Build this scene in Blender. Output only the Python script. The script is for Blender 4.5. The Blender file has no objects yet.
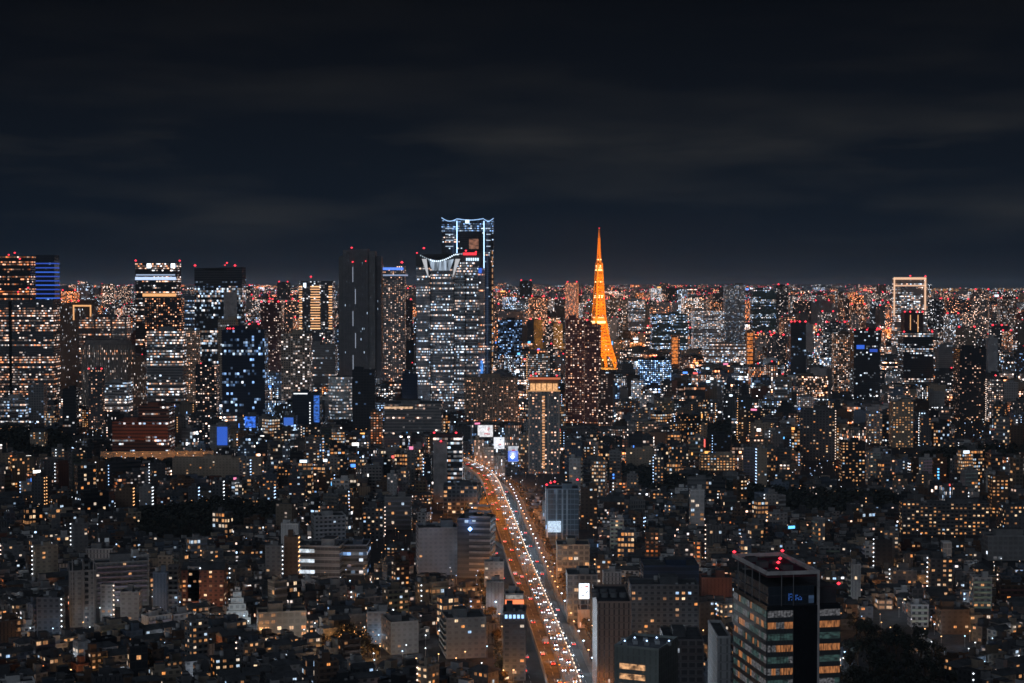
import bpy, math, random, time
T0 = time.time()
import numpy as np
from mathutils import Vector
R = math.radians
random.seed(7)
rng = np.random.default_rng(7)
scene = bpy.context.scene
COL = scene.collection

# ---------------------------------------------------------------- camera, sky, light
F, CAMH, YH = 1640.0, 200.0, 284.0
PITCH = math.atan((341.5 - YH) / F)
cam_d = bpy.data.cameras.new('camera')
cam = bpy.data.objects.new('camera', cam_d); COL.objects.link(cam)
cam.location = (0, 0, CAMH); cam.rotation_euler = (math.pi / 2 - PITCH, 0, 0)
cam_d.sensor_width = 36; cam_d.lens = 36 * F / 1024
cam_d.clip_start = 1; cam_d.clip_end = 300000
scene.camera = cam

world = bpy.data.worlds.new('World'); scene.world = world; world.use_nodes = True
nt = world.node_tree; N = nt.nodes; L = nt.links
bg = N['Background']; bg.inputs['Strength'].default_value = 1.0
tc = N.new('ShaderNodeTexCoord'); sx = N.new('ShaderNodeSeparateXYZ'); L.new(tc.outputs['Generated'], sx.inputs[0])
rp = N.new('ShaderNodeValToRGB'); L.new(sx.outputs['Z'], rp.inputs[0])
cr = rp.color_ramp
stops = [(0.0, (.0050, .0098, .0185)), (.03, (.0046, .0086, .0162)), (.07, (.0046, .0075, .0130)), (.125, (.0036, .0050, .0082)),
         (.18, (.0022, .0029, .0047)), (.35, (.016, .018, .024)), (1.0, (.060, .068, .088))]
cr.elements[0].position = 0; cr.elements[0].color = stops[0][1] + (1,)
cr.elements[1].position = 1; cr.elements[1].color = stops[-1][1] + (1,)
for p_, c_ in stops[1:-1]:
    e = cr.elements.new(p_); e.color = c_ + (1,)
mp = N.new('ShaderNodeMapping'); mp.inputs['Scale'].default_value = (2.6, 2.6, 15); L.new(tc.outputs['Generated'], mp.inputs[0])
nz = N.new('ShaderNodeTexNoise'); nz.inputs['Scale'].default_value = 1.6; nz.inputs['Detail'].default_value = 6; nz.inputs['Roughness'].default_value = .55
L.new(mp.outputs[0], nz.inputs['Vector'])
cr2 = N.new('ShaderNodeValToRGB'); cr2.color_ramp.elements[0].position = .46; cr2.color_ramp.elements[1].position = .88
cr2.color_ramp.elements[0].color = (0, 0, 0, 1); cr2.color_ramp.elements[1].color = (.031, .028, .022, 1)
L.new(nz.outputs['Fac'], cr2.inputs[0])
band = N.new('ShaderNodeValToRGB'); L.new(sx.outputs['Z'], band.inputs[0])
bs = [(0.0, 0), (.018, .1), (.04, .9), (.06, .5), (.085, 1), (.10, .4), (.16, .1)]
band.color_ramp.elements[0].position = 0; band.color_ramp.elements[0].color = (0, 0, 0, 1)
band.color_ramp.elements[1].position = .16; band.color_ramp.elements[1].color = (.15, .15, .15, 1)
for p_, v_ in bs[1:-1]:
    e = band.color_ramp.elements.new(p_); e.color = (v_, v_, v_, 1)
mu = N.new('ShaderNodeMix'); mu.data_type = 'RGBA'; mu.blend_type = 'MULTIPLY'; mu.inputs[0].default_value = 1
L.new(cr2.outputs[0], mu.inputs[6]); L.new(band.outputs[0], mu.inputs[7])
ad = N.new('ShaderNodeMix'); ad.data_type = 'RGBA'; ad.blend_type = 'ADD'; ad.inputs[0].default_value = 1
L.new(rp.outputs[0], ad.inputs[6]); L.new(mu.outputs[2], ad.inputs[7])
# the glow of the lit district behind the viewpoint: the sky half at -Y is brighter
bk = N.new('ShaderNodeMapRange'); bk.inputs['From Min'].default_value = 0.1; bk.inputs['From Max'].default_value = -1
bk.inputs['To Min'].default_value = 0; bk.inputs['To Max'].default_value = 1; L.new(sx.outputs['Y'], bk.inputs['Value'])
ad2 = N.new('ShaderNodeMix'); ad2.data_type = 'RGBA'; ad2.blend_type = 'ADD'; L.new(bk.outputs[0], ad2.inputs[0])
L.new(ad.outputs[2], ad2.inputs[6]); ad2.inputs[7].default_value = (.065, .068, .078, 1)
L.new(ad2.outputs[2], bg.inputs['Color'])

sun_d = bpy.data.lights.new('skyglow', 'SUN'); sun_d.energy = .24; sun_d.angle = R(25); sun_d.color = (.74, .86, 1)
sun = bpy.data.objects.new('skyglow', sun_d); COL.objects.link(sun)
sun.rotation_euler = Vector((.55, 1, -.36)).to_track_quat('-Z', 'Y').to_euler()

scene.view_settings.view_transform = 'Standard'; scene.view_settings.look = 'None'
scene.view_settings.exposure = 0; scene.view_settings.gamma = 1
cy = scene.cycles
cy.max_bounces = 3; cy.volume_bounces = 0; cy.diffuse_bounces = 0; cy.glossy_bounces = 1; cy.transmission_bounces = 2; cy.transparent_max_bounces = 4
cy.sample_clamp_indirect = 2; cy.use_denoising = True; cy.denoiser = 'OPENIMAGEDENOISE'; cy.sample_clamp_direct = 4; cy.filter_width = 1.6
cy.caustics_reflective = False; cy.caustics_refractive = False

# ---------------------------------------------------------------- projection helpers
cp, sp_ = math.cos(PITCH), math.sin(PITCH)
def ray(px, py):
    dx, dy = px - 512, 341.5 - py
    return dx, dy * sp_ + F * cp, dy * cp - F * sp_
def gp(px, py, z=0.0):
    x, y, zz = ray(px, py); t = (z - CAMH) / zz
    return x * t, y * t
def zat(py, D):
    x, y, zz = ray(512, py); return CAMH + D * zz / y
def xat(px, D):
    return (px - 512) / F * D
def proj(x, y, z):
    v = z - CAMH; dep = y * cp - v * sp_; up = y * sp_ + v * cp
    return 512 + F * x / dep, 341.5 - F * up / dep

# ---------------------------------------------------------------- materials
MATS = {}
def nodemat(name):
    m = bpy.data.materials.new(name); m.use_nodes = True
    return m, m.node_tree.nodes, m.node_tree.links, m.node_tree.nodes['Principled BSDF']
def attr(N, n, out='Color'):
    a = N.new('ShaderNodeAttribute'); a.attribute_name = n; return a
def math_(N, L, op, a, b=None, c=None):
    m = N.new('ShaderNodeMath'); m.operation = op
    for i, v in enumerate((a, b, c)):
        if v is None: continue
        if isinstance(v, (int, float)): m.inputs[i].default_value = v
        else: L.new(v, m.inputs[i])
    return m.outputs[0]
def wn(N, L, x, y, z, out='Value'):
    c = N.new('ShaderNodeCombineXYZ')
    for i, v in enumerate((x, y, z)):
        if isinstance(v, (int, float)): c.inputs[i].default_value = v
        else: L.new(v, c.inputs[i])
    w = N.new('ShaderNodeTexWhiteNoise'); w.noise_dimensions = '3D'; L.new(c.outputs[0], w.inputs['Vector'])
    return w
def weather(N, L, colout, amount=.35, scale=.12):
    geo = N.new('ShaderNodeNewGeometry'); n = N.new('ShaderNodeTexNoise'); n.inputs['Scale'].default_value = scale
    n.inputs['Detail'].default_value = 5; n.inputs['Roughness'].default_value = .65; L.new(geo.outputs['Position'], n.inputs['Vector'])
    mr = N.new('ShaderNodeMapRange'); mr.inputs['From Min'].default_value = .3; mr.inputs['From Max'].default_value = .7
    mr.inputs['To Min'].default_value = 1 - amount; mr.inputs['To Max'].default_value = 1 + amount; L.new(n.outputs['Fac'], mr.inputs['Value'])
    vm = N.new('ShaderNodeVectorMath'); vm.operation = 'SCALE'; L.new(colout, vm.inputs[0]); L.new(mr.outputs[0], vm.inputs['Scale'])
    return vm.outputs[0]

def facade(name, mx, my, corr, glassy=0.0, hmin=.10):
    """wall with window cells: UV counts cells; 'col' wall colour, 'prm' = seed, lit share, warmth, brightness"""
    m, N, L, P = nodemat(name)
    uv = N.new('ShaderNodeUVMap'); s = N.new('ShaderNodeSeparateXYZ'); L.new(uv.outputs[0], s.inputs[0])
    M = lambda op, a, b=None, c=None: math_(N, L, op, a, b, c)
    u, v = s.outputs[0], s.outputs[1]
    cu, cv = M('FLOOR', u), M('FLOOR', v)
    fu, fv = M('SUBTRACT', u, cu), M('SUBTRACT', v, cv)
    mask = M('MULTIPLY', M('LESS_THAN', M('ABSOLUTE', M('SUBTRACT', fu, .5)), mx / 2), M('LESS_THAN', M('ABSOLUTE', M('SUBTRACT', fv, .55)), my / 2))
    prm = attr(N, 'prm'); ps = N.new('ShaderNodeSeparateColor'); L.new(prm.outputs['Color'], ps.inputs[0])
    seed, lit, warm, bri = ps.outputs[0], ps.outputs[1], ps.outputs[2], prm.outputs['Alpha']
    w1 = wn(N, L, cu, cv, seed); cc = N.new('ShaderNodeSeparateColor'); L.new(w1.outputs['Color'], cc.inputs[0])
    seg = wn(N, L, M('FLOOR', M('DIVIDE', cu, 5.0)), cv, M('ADD', seed, 3.7))
    row = wn(N, L, 5.5, cv, M('ADD', seed, 9.1))
    rowf = M('ADD', 1 - corr, M('MULTIPLY', M('MULTIPLY', row.outputs['Value'], row.outputs['Value']), corr * 3.0))
    r = M('ADD', M('MULTIPLY', w1.outputs['Value'], 1 - corr * .75), M('MULTIPLY', seg.outputs['Value'], corr * .75))
    lit = M('MULTIPLY', lit, 1.3); p = M('MULTIPLY', lit, rowf)
    p = M('ADD', p, M('MULTIPLY', M('LESS_THAN', cv, 0.5), M('MULTIPLY', lit, 1.6)))
    on = M('LESS_THAN', r, p)
    h = M('ADD', hmin, M('MULTIPLY', M('POWER', cc.outputs[1], 4.0), 3.0))
    blind = M('ADD', .65, M('MULTIPLY', .35, M('GREATER_THAN', fv, M('ADD', .25, M('MULTIPLY', cc.outputs[2], .4)))))
    h = M('MULTIPLY', M('MULTIPLY', M('MULTIPLY', h, bri), blind), M('MULTIPLY', on, mask))
    ramp = N.new('ShaderNodeValToRGB'); e = ramp.color_ramp
    e.elements[0].position = 0; e.elements[0].color = (.28, .52, 1, 1); e.elements[1].position = 1; e.elements[1].color = (1, .25, .06, 1)
    for q, c in ((.25, (.64, .82, 1, 1)), (.5, (1, .80, .70, 1)), (.75, (1, .46, .25, 1))):
        x = e.elements.new(q); x.color = c
    hue = M('ADD', warm, M('MULTIPLY', M('SUBTRACT', cc.outputs[0], .5), .62))
    L.new(hue, ramp.inputs[0])
    col = attr(N, 'col'); wcol = weather(N, L, col.outputs['Color'], .22, .08)
    hsh = wn(N, L, 2.2, 7.7, seed)
    slab = M('SUBTRACT', 1.0, M('MULTIPLY', M('LESS_THAN', fv, .16), M('MULTIPLY', hsh.outputs['Value'], .35)))
    vs = N.new('ShaderNodeVectorMath'); vs.operation = 'SCALE'; L.new(wcol, vs.inputs[0]); L.new(slab, vs.inputs['Scale']); wcol = vs.outputs[0]
    dkm = M('MULTIPLY', mask, M('ADD', .12, M('MULTIPLY', M('POWER', hsh.outputs['Value'], 1.6), .85)))
    dark = N.new('ShaderNodeMix'); dark.data_type = 'RGBA'; L.new(dkm, dark.inputs[0]); L.new(wcol, dark.inputs[6]); dark.inputs[7].default_value = (.02, .025, .032, 1)
    L.new(dark.outputs[2], P.inputs['Base Color'])
    L.new(M('SUBTRACT', .75, M('MULTIPLY', mask, .55)), P.inputs['Roughness'])
    P.inputs['Specular IOR Level'].default_value = .35
    L.new(ramp.outputs[0], P.inputs['Emission Color']); L.new(h, P.inputs['Emission Strength'])
    m.cycles.emission_sampling = 'NONE'
    MATS[name] = m; return m
facade('apt', .52, .46, .0)
facade('grid', .72, .60, .25)
facade('ribbon', .97, .50, .85)
facade('glass', .93, .82, .55)
facade('slit', .30, .80, .35)

def plain(name, rough=.85, spec=.3, amount=.35, scale=.15, metal=0):
    m, N, L, P = nodemat(name); c = attr(N, 'col'); L.new(weather(N, L, c.outputs['Color'], amount, scale), P.inputs['Base Color'])
    P.inputs['Roughness'].default_value = rough; P.inputs['Specular IOR Level'].default_value = spec; P.inputs['Metallic'].default_value = metal
    MATS[name] = m; return m
plain('wall'); plain('roof', .95, .15, .5, .2); plain('metal', .45, .5, .1); plain('darkglass', .12, .5, .1); plain('paint', .35, .5, .05)
plain('leaf', .8, .2, .5, .6); plain('steel', .5, .4, .08)
def emit(color, strength, sample=False):
    k = 'lit_%.2f_%.2f_%.2f_%.2f' % (*color, strength)
    if k in MATS: return k
    m, N, L, P = nodemat(k); P.inputs['Base Color'].default_value = (.2, .2, .2, 1)
    P.inputs['Emission Color'].default_value = (*color, 1); P.inputs['Emission Strength'].default_value = strength
    m.cycles.emission_sampling = 'FRONT' if sample else 'NONE'
    MATS[k] = m; return k
def emit_noise(name, color, strength, scale=(1, 1, 1), lo=.3, hi=1.0):
    if name in MATS: return name
    m, N, L, P = nodemat(name)
    geo = N.new('ShaderNodeNewGeometry'); mp = N.new('ShaderNodeMapping'); mp.inputs['Scale'].default_value = scale; L.new(geo.outputs['Position'], mp.inputs[0])
    n = N.new('ShaderNodeTexNoise'); n.inputs['Scale'].default_value = 1; n.inputs['Detail'].default_value = 4; L.new(mp.outputs[0], n.inputs['Vector'])
    mr = N.new('ShaderNodeMapRange'); mr.inputs['From Min'].default_value = .35; mr.inputs['From Max'].default_value = .65
    mr.inputs['To Min'].default_value = lo * strength; mr.inputs['To Max'].default_value = hi * strength; L.new(n.outputs['Fac'], mr.inputs['Value'])
    P.inputs['Base Color'].default_value = (.1, .1, .1, 1); P.inputs['Emission Color'].default_value = (*color, 1); L.new(mr.outputs[0], P.inputs['Emission Strength'])
    m.cycles.emission_sampling = 'NONE'; MATS[name] = m; return name
WHITE, COOL, BLUE, WARM, ORANGE, RED = (1, .95, .88), (.62, .80, 1), (.08, .30, 1), (1, .66, .36), (1, .40, .10), (1, .03, .05)

# ---------------------------------------------------------------- mesh builder
class MB:
    def __init__(s):
        s.v, s.f, s.m, s.uv, s.c, s.p, s.names = [], [], [], [], [], [], []
    def mi(s, name):
        if name not in s.names: s.names.append(name)
        return s.names.index(name)
    def face(s, pts, mat='wall', col=(.2, .2, .2), prm=(0, 0, 0, 0), uv=None):
        b = len(s.v); s.v.extend(pts); s.f.append(tuple(range(b, b + len(pts)))); s.m.append(s.mi(mat))
        s.uv.append(uv or [(0, 0)] * len(pts)); s.c.append(col); s.p.append(prm)
    def prism(s, poly, z0, z1, mat='wall', roof='roof', col=(.2, .2, .2), rcol=(.06, .065, .07), prm=(0, 0, 0, 0), cw=3.2, ch=3.0, cap=True, litfaces=None, cont=False, bottom=False):
        n = len(poly); zt = z1 if isinstance(z1, (list, tuple)) else [z1] * n; acc = 0.0
        nv = max(1, round((max(zt) - z0) / ch)); chh = (max(zt) - z0) / nv
        for k in range(n):
            a, b = poly[k], poly[(k + 1) % n]; Ln = math.hypot(b[0] - a[0], b[1] - a[1])
            if cont: u0, u1 = acc / cw, (acc + Ln) / cw; acc += Ln
            else: nu = max(1, round(Ln / cw)); u0, u1 = 37 * k, 37 * k + nu
            za, zb = zt[k], zt[(k + 1) % n]
            pr = prm if litfaces is None or litfaces(k, a, b) else (prm[0], 0, prm[2], prm[3])
            s.face([(a[0], a[1], z0), (b[0], b[1], z0), (b[0], b[1], zb), (a[0], a[1], za)], mat, col, pr,
                   [(u0, 0), (u1, 0), (u1, (zb - z0) / chh), (u0, (za - z0) / chh)])
        if cap: s.face([(p[0], p[1], z) for p, z in zip(poly, zt)], roof, rcol)
        if bottom: s.face([(p[0], p[1], z0) for p in reversed(poly)], roof, rcol)
    def box(s, cx, cy_, z0, z1, w, d, yaw=0, **k):
        s.prism(rect(cx, cy_, w, d, yaw), z0, z1, **k)
    def bar(s, a, b, r, mat='steel', col=(.2, .2, .2)):
        a, b = Vector(a), Vector(b); t = (b - a).normalized()
        u = t.orthogonal().normalized() * r; w = t.cross(u).normalized() * r
        ca = [a + u + w, a - u + w, a - u - w, a + u - w]; cb = [b + u + w, b - u + w, b - u - w, b + u - w]
        for k in range(4):
            j = (k + 1) % 4; s.face([tuple(x) for x in (ca[k], ca[j], cb[j], cb[k])], mat, col)
        s.face([tuple(x) for x in reversed(ca)], mat, col); s.face([tuple(x) for x in cb], mat, col)
    def build(s, name, parent=None, base=(0, 0, 0), smooth=False):
        me = bpy.data.meshes.new(name)
        V = np.array(s.v, dtype=np.float64) - np.array(base)
        nl = sum(len(f) for f in s.f)
        me.vertices.add(len(V)); me.vertices.foreach_set('co', V.astype(np.float32).ravel())
        me.loops.add(nl); me.loops.foreach_set('vertex_index', np.concatenate([np.array(f) for f in s.f]).astype(np.int32))
        cnt = np.array([len(f) for f in s.f]); st = np.concatenate([[0], np.cumsum(cnt)[:-1]])
        me.polygons.add(len(s.f)); me.polygons.foreach_set('loop_start', st.astype(np.int32))
        me.polygons.foreach_set('material_index', np.array(s.m, dtype=np.int32))
        uv = me.uv_layers.new(name='UVMap'); uv.data.foreach_set('uv', np.array([q for u in s.uv for q in u], dtype=np.float32).ravel())
        a = me.attributes.new('col', 'FLOAT_COLOR', 'FACE'); a.data.foreach_set('color', np.array([(*c, 1) for c in s.c], dtype=np.float32).ravel())
        a = me.attributes.new('prm', 'FLOAT_COLOR', 'FACE'); a.data.foreach_set('color', np.array(s.p, dtype=np.float32).ravel())
        for n in s.names: me.materials.append(MATS[n])
        me.update(calc_edges=True); me.validate()
        o = bpy.data.objects.new(name, me); COL.objects.link(o)
        if parent is not None: o.parent = parent
        else: o.location = base
        return o
def rect(cx, cy_, w, d, yaw=0):
    c, s = math.cos(yaw), math.sin(yaw)
    return [(cx + x * c - y * s, cy_ + x * s + y * c) for x, y in ((-w / 2, -d / 2), (w / 2, -d / 2), (w / 2, d / 2), (-w / 2, d / 2))]
def circ(cx, cy_, r, n=16, r2=None, yaw=0):
    r2 = r2 or r
    return [(cx + r * math.cos(a) * math.cos(yaw) - r2 * math.sin(a) * math.sin(yaw), cy_ + r * math.cos(a) * math.sin(yaw) + r2 * math.sin(a) * math.cos(yaw)) for a in [2 * math.pi * k / n for k in range(n)]]

def tag(o, label, cat, group=None, kind=None):
    if label: o['label'] = label
    if cat: o['category'] = cat
    if group: o['group'] = group
    if kind: o['kind'] = kind
    return o
def empty(name, loc, label=None, cat=None, group=None):
    o = bpy.data.objects.new(name, None); COL.objects.link(o); o.location = loc; o.empty_display_size = 1
    return tag(o, label, cat, group)
def place(name, me, parent, loc, rz=0, scale=None):
    o = bpy.data.objects.new(name, me); COL.objects.link(o); o.parent = parent; o.location = loc
    if rz: o.rotation_euler = (0, 0, rz)
    if scale: o.scale = scale
    return o
def proto(mb, name):
    o = mb.build(name); me = o.data; bpy.data.objects.remove(o); return me
def point(parent, loc, power, color, r=.4, spot=None, rot=None, name='lamp_light'):
    d = bpy.data.lights.new(name, 'SPOT' if spot else 'POINT'); d.energy = power; d.color = color; d.shadow_soft_size = r
    if spot: d.spot_size = R(spot); d.spot_blend = .6
    o = bpy.data.objects.new(name, d); COL.objects.link(o); o.parent = parent; o.location = loc
    if rot is not None: o.rotation_euler = rot
    return o

# shared small meshes
def window_mesh(mat):
    mb = MB(); t = .07; fc = (.16, .16, .17)
    mb.face([(-.5, .0, -.5), (.5, .0, -.5), (.5, .0, .5), (-.5, .0, .5)], mat)
    for x0, x1, z0, z1 in ((-.5, .5, -.5, -.5 + t), (-.5, .5, .5 - t, .5), (-.5, -.5 + t, -.5 + t, .5 - t), (.5 - t, .5, -.5 + t, .5 - t), (-.03, .03, -.5 + t, .5 - t)):
        y = -.06
        mb.face([(x0, y, z0), (x1, y, z0), (x1, y, z1), (x0, y, z1)], 'metal', fc)
        mb.face([(x0, y, z1), (x1, y, z1), (x1, 0, z1), (x0, 0, z1)], 'metal', fc)
        mb.face([(x0, 0, z0), (x1, 0, z0), (x1, y, z0), (x0, y, z0)], 'metal', fc)
        mb.face([(x0, 0, z0), (x0, y, z0), (x0, y, z1), (x0, 0, z1)], 'metal', fc)
        mb.face([(x1, y, z0), (x1, 0, z0), (x1, 0, z1), (x1, y, z1)], 'metal', fc)
    return proto(mb, 'window')
def octa(mb, c, r, mat, col=(.2, .2, .2), sz=1.0):
    x, y, z = c; P = [(x + r, y, z), (x, y + r, z), (x - r, y, z), (x, y - r, z)]; t, b = (x, y, z + r * sz), (x, y, z - r * sz)
    for k in range(4):
        mb.face([P[k], P[(k + 1) % 4], t], mat, col); mb.face([P[(k + 1) % 4], P[k], b], mat, col)
WIN = {}
WCOL = {'a': ((1, .46, .17), .85), 'b': ((1, .58, .30), .7), 'c': ((1, .36, .09), 1.0), 'd': ((1, .80, .62), .8), 'e': ((.62, .80, 1), .9), 'f': ((1, .45, .17), .3), 'g': ((1, .7, .42), 1.3), 'h': ((.45, .68, 1), 1.1)}
for k, (c, s) in WCOL.items(): WIN[k] = window_mesh(emit_noise('pane_' + k, c, s * 1.35, (1.1, 1.1, .7), .45, 1.1))
def small_lamp(c, s, r=.5):
    mb = MB(); octa(mb, (0, 0, 0), r, emit(c, s)); return proto(mb, 'lamp')
LAMPS = {'w': small_lamp((.85, .92, 1), 3.0), 'o': small_lamp((1, .50, .20), 2.4), 'b': small_lamp((.45, .65, 1), 3.4), 'p': small_lamp((1, .74, .6), 2.6)}
mb = MB(); octa(mb, (0, 0, 1.3), 1.25, emit((1, .035, .06), 2.6), sz=.8); mb.box(0, 0, 0, .5, .9, .9, col=(.1, .1, .1)); BEACON = proto(mb, 'beacon_lamp')
# ---------------------------------------------------------------- ground, roads
mb = MB()
mb.face([(-160000, -4000, 0), (160000, -4000, 0), (160000, 150000, 0), (-160000, 150000, 0)], 'roof', (.035, .036, .04))
g = mb.build('ground'); g['kind'] = 'structure'

hz_m = bpy.data.materials.new('haze'); hz_m.use_nodes = True; hn = hz_m.node_tree; hn.nodes.clear()
ho = hn.nodes.new('ShaderNodeOutputMaterial'); hv = hn.nodes.new('ShaderNodeVolumePrincipled'); hn.links.new(hv.outputs[0], ho.inputs['Volume'])
hv.inputs['Color'].default_value = (.58, .80, 1, 1); hv.inputs['Density'].default_value = 2.6e-5; hv.inputs['Anisotropy'].default_value = .2
MATS['haze'] = hz_m
mb = MB(); mb.prism([(-170000, -5000), (170000, -5000), (170000, 160000), (-170000, 160000)], -1, 352, mat='haze', roof='haze', bottom=True)
hzo = mb.build('haze'); hzo['kind'] = 'stuff'
def catmull(P, n=8):
    out = []
    for i in range(len(P) - 1):
        p0, p1, p2, p3 = P[max(i - 1, 0)], P[i], P[i + 1], P[min(i + 2, len(P) - 1)]
        for k in range(n):
            t = k / n
            out.append(tuple(.5 * (2 * b + (c - a) * t + (2 * a - 5 * b + 4 * c - d) * t * t + (3 * b - a - 3 * c + d) * t ** 3) for a, b, c, d in zip(p0, p1, p2, p3)))
    out.append(P[-1]); return out
DECK_Z = 13.0
road_px = [(614, 860), (563.5, 683), (549, 640), (534, 600), (517, 556), (506, 524), (498, 503), (487, 477), (466, 463)]
ROAD = [gp(x, y, DECK_Z) for x, y in road_px] + [(-76, 1800)]
ROAD = catmull(ROAD, 10)
def along(path):
    s = 0; out = [(0, path[0], path[1])]
    for a, b in zip(path, path[1:]):
        s += math.hypot(b[0] - a[0], b[1] - a[1]); out.append((s, a, b))
    return out
ACC = [0.0]
for a, b in zip(ROAD, ROAD[1:]): ACC.append(ACC[-1] + math.hypot(b[0] - a[0], b[1] - a[1]))
RLEN = ACC[-1]
def road_at(s, off=0.0):
    s = min(max(s, 0), RLEN - .01); i = int(np.searchsorted(ACC, s, side='right') - 1); i = min(i, len(ROAD) - 2)
    a, b = ROAD[i], ROAD[i + 1]; t = (s - ACC[i]) / (ACC[i + 1] - ACC[i]); l = ACC[i + 1] - ACC[i]
    dx, dy = (b[0] - a[0]) / l, (b[1] - a[1]) / l
    return a[0] + (b[0] - a[0]) * t + dy * off, a[1] + (b[1] - a[1]) * t - dx * off, math.atan2(dy, dx)
def strip(mb, o0, o1, z, mat, col, s0=0, s1=None, step=14, z1=None):
    s1 = s1 or RLEN; n = max(1, int((s1 - s0) / step))
    for k in range(n):
        a, b = s0 + (s1 - s0) * k / n, s0 + (s1 - s0) * (k + 1) / n
        p, q, r, t = road_at(a, o0), road_at(a, o1), road_at(b, o1), road_at(b, o0)
        if z1 is None: mb.face([(p[0], p[1], z), (q[0], q[1], z), (r[0], r[1], z), (t[0], t[1], z)], mat, col)
        else: mb.face([(p[0], p[1], z), (t[0], t[1], z), (t[0], t[1], z1), (p[0], p[1], z1)], mat, col)
def wall_strip(mb, o, th, z0, z1, mat, col, **k):
    strip(mb, o - th / 2, o + th / 2, z1, mat, col, **k)
    strip(mb, o - th / 2, 0, z0, mat, col, z1=z1, **k); strip(mb, o + th / 2, 0, z0, mat, col, z1=z1, **k)
ASPH = (.14, .135, .13)
ROAD_END = min(RLEN, 1780)
mb = MB(); strip(mb, -21, 19.5, .004 + .1, 'wall', (.06, .06, .062)); o = mb.build('street'); o['kind'] = 'structure'
mb = MB()
for off in (-15.8, -12.2, 12.1, 15.5):
    for k in range(0, int(RLEN), 12):
        a, b = road_at(k, off - .09), road_at(k, off + .09); c, d = road_at(k + 6, off + .09), road_at(k + 6, off - .09)
        mb.face([(a[0], a[1], .11), (b[0], b[1], .11), (c[0], c[1], .11), (d[0], d[1], .11)], 'paint', (.7, .7, .7))
o = mb.build('street_markings'); o['kind'] = 'structure'
for nm, a, b in (('pavement', -24, -21), ('pavement', 19.5, 23)):
    mb = MB(); wall_strip(mb, (a + b) / 2, b - a, 0, .24, 'wall', (.18, .175, .17)); o = mb.build(nm); o['kind'] = 'structure'

hw = empty('elevated_expressway', (ROAD[0][0], ROAD[0][1], 0), 'long elevated expressway on concrete piers glowing orange between the buildings', 'expressway')
base = (ROAD[0][0], ROAD[0][1], 0)
def hwpart(name, f):
    mb = MB(); f(mb); return mb.build(name, hw, base)
hwpart('deck', lambda m: (strip(m, -7.9, 7.9, DECK_Z, 'roof', ASPH), strip(m, 7.9, -7.9, DECK_Z - 2, 'wall', (.2, .2, .2)), strip(m, -7.9, 0, DECK_Z - 2, 'wall', (.25, .24, .23), z1=DECK_Z), strip(m, 7.9, 0, DECK_Z - 2, 'wall', (.25, .24, .23), z1=DECK_Z)))
for o_ in (-7.7, 7.7): hwpart('barrier', lambda m: wall_strip(m, o_, .4, DECK_Z, DECK_Z + 1.5, 'wall', (.42, .40, .38)))
hwpart('median', lambda m: wall_strip(m, 0, .8, DECK_Z, DECK_Z + 1.0, 'wall', (.35, .33, .3)))
def lanes(m):
    for off in (-3.8, 3.8):
        for k in range(0, int(RLEN), 14):
            a, b = road_at(k, off - .1), road_at(k, off + .1); c, d = road_at(k + 7, off + .1), road_at(k + 7, off - .1)
            m.face([(a[0], a[1], DECK_Z + .006), (b[0], b[1], DECK_Z + .006), (c[0], c[1], DECK_Z + .006), (d[0], d[1], DECK_Z + .006)], 'paint', (.75, .75, .72))
    for off in (-7.1, 7.1): strip(m, off - .08, off + .08, DECK_Z + .005, 'paint', (.75, .75, .72))
o = hwpart('lane_marking', lanes)
for k in range(0, int(RLEN), 34):
    x, y, a = road_at(k, 0)
    mb = MB(); mb.box(x, y, .1, DECK_Z - 4, 3, 2.4, a - math.pi / 2, col=(.25, .24, .23)); mb.box(x, y, DECK_Z - 4, DECK_Z - 2.002, 13, 2.6, a - math.pi / 2, col=(.25, .24, .23), bottom=True)
    mb.build('pier', hw, base)
# side ramp merging from the west
mb = MB()
S_R0, S_R1 = 640, 930
n = 24
def ramp_off(t): return -8.1 - 12 * math.sin(math.pi * min(1, max(0, t))) ** .8
for k in range(n):
    t0, t1 = k / n, (k + 1) / n; a, b = S_R0 + (S_R1 - S_R0) * t0, S_R0 + (S_R1 - S_R0) * t1
    p, q = road_at(a, ramp_off(t0) - .1), road_at(a, -7.95); r, t = road_at(b, -7.95), road_at(b, ramp_off(t1) - .1)
    z = DECK_Z - .02
    mb.face([(p[0], p[1], z), (q[0], q[1], z), (r[0], r[1], z), (t[0], t[1], z)], 'roof', ASPH)
    mb.face([(p[0], p[1], z - 2), (t[0], t[1], z - 2), (t[0], t[1], z + 1.2), (p[0], p[1], z + 1.2)], 'wall', (.4, .38, .36))
mb.build('ramp', hw, base)
# lit rail lights along the east barrier
mb = MB()
for k in range(0, int(ROAD_END), 9):
    x, y, a = road_at(k, 7.7); mb.box(x, y, DECK_Z + 1.51, DECK_Z + 1.85, 3.2, .35, a, mat=emit((1, .78, .6), 2.2), roof=emit((1, .78, .6), 2.2))
o = mb.build('rail_light_strip', hw, base)

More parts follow.
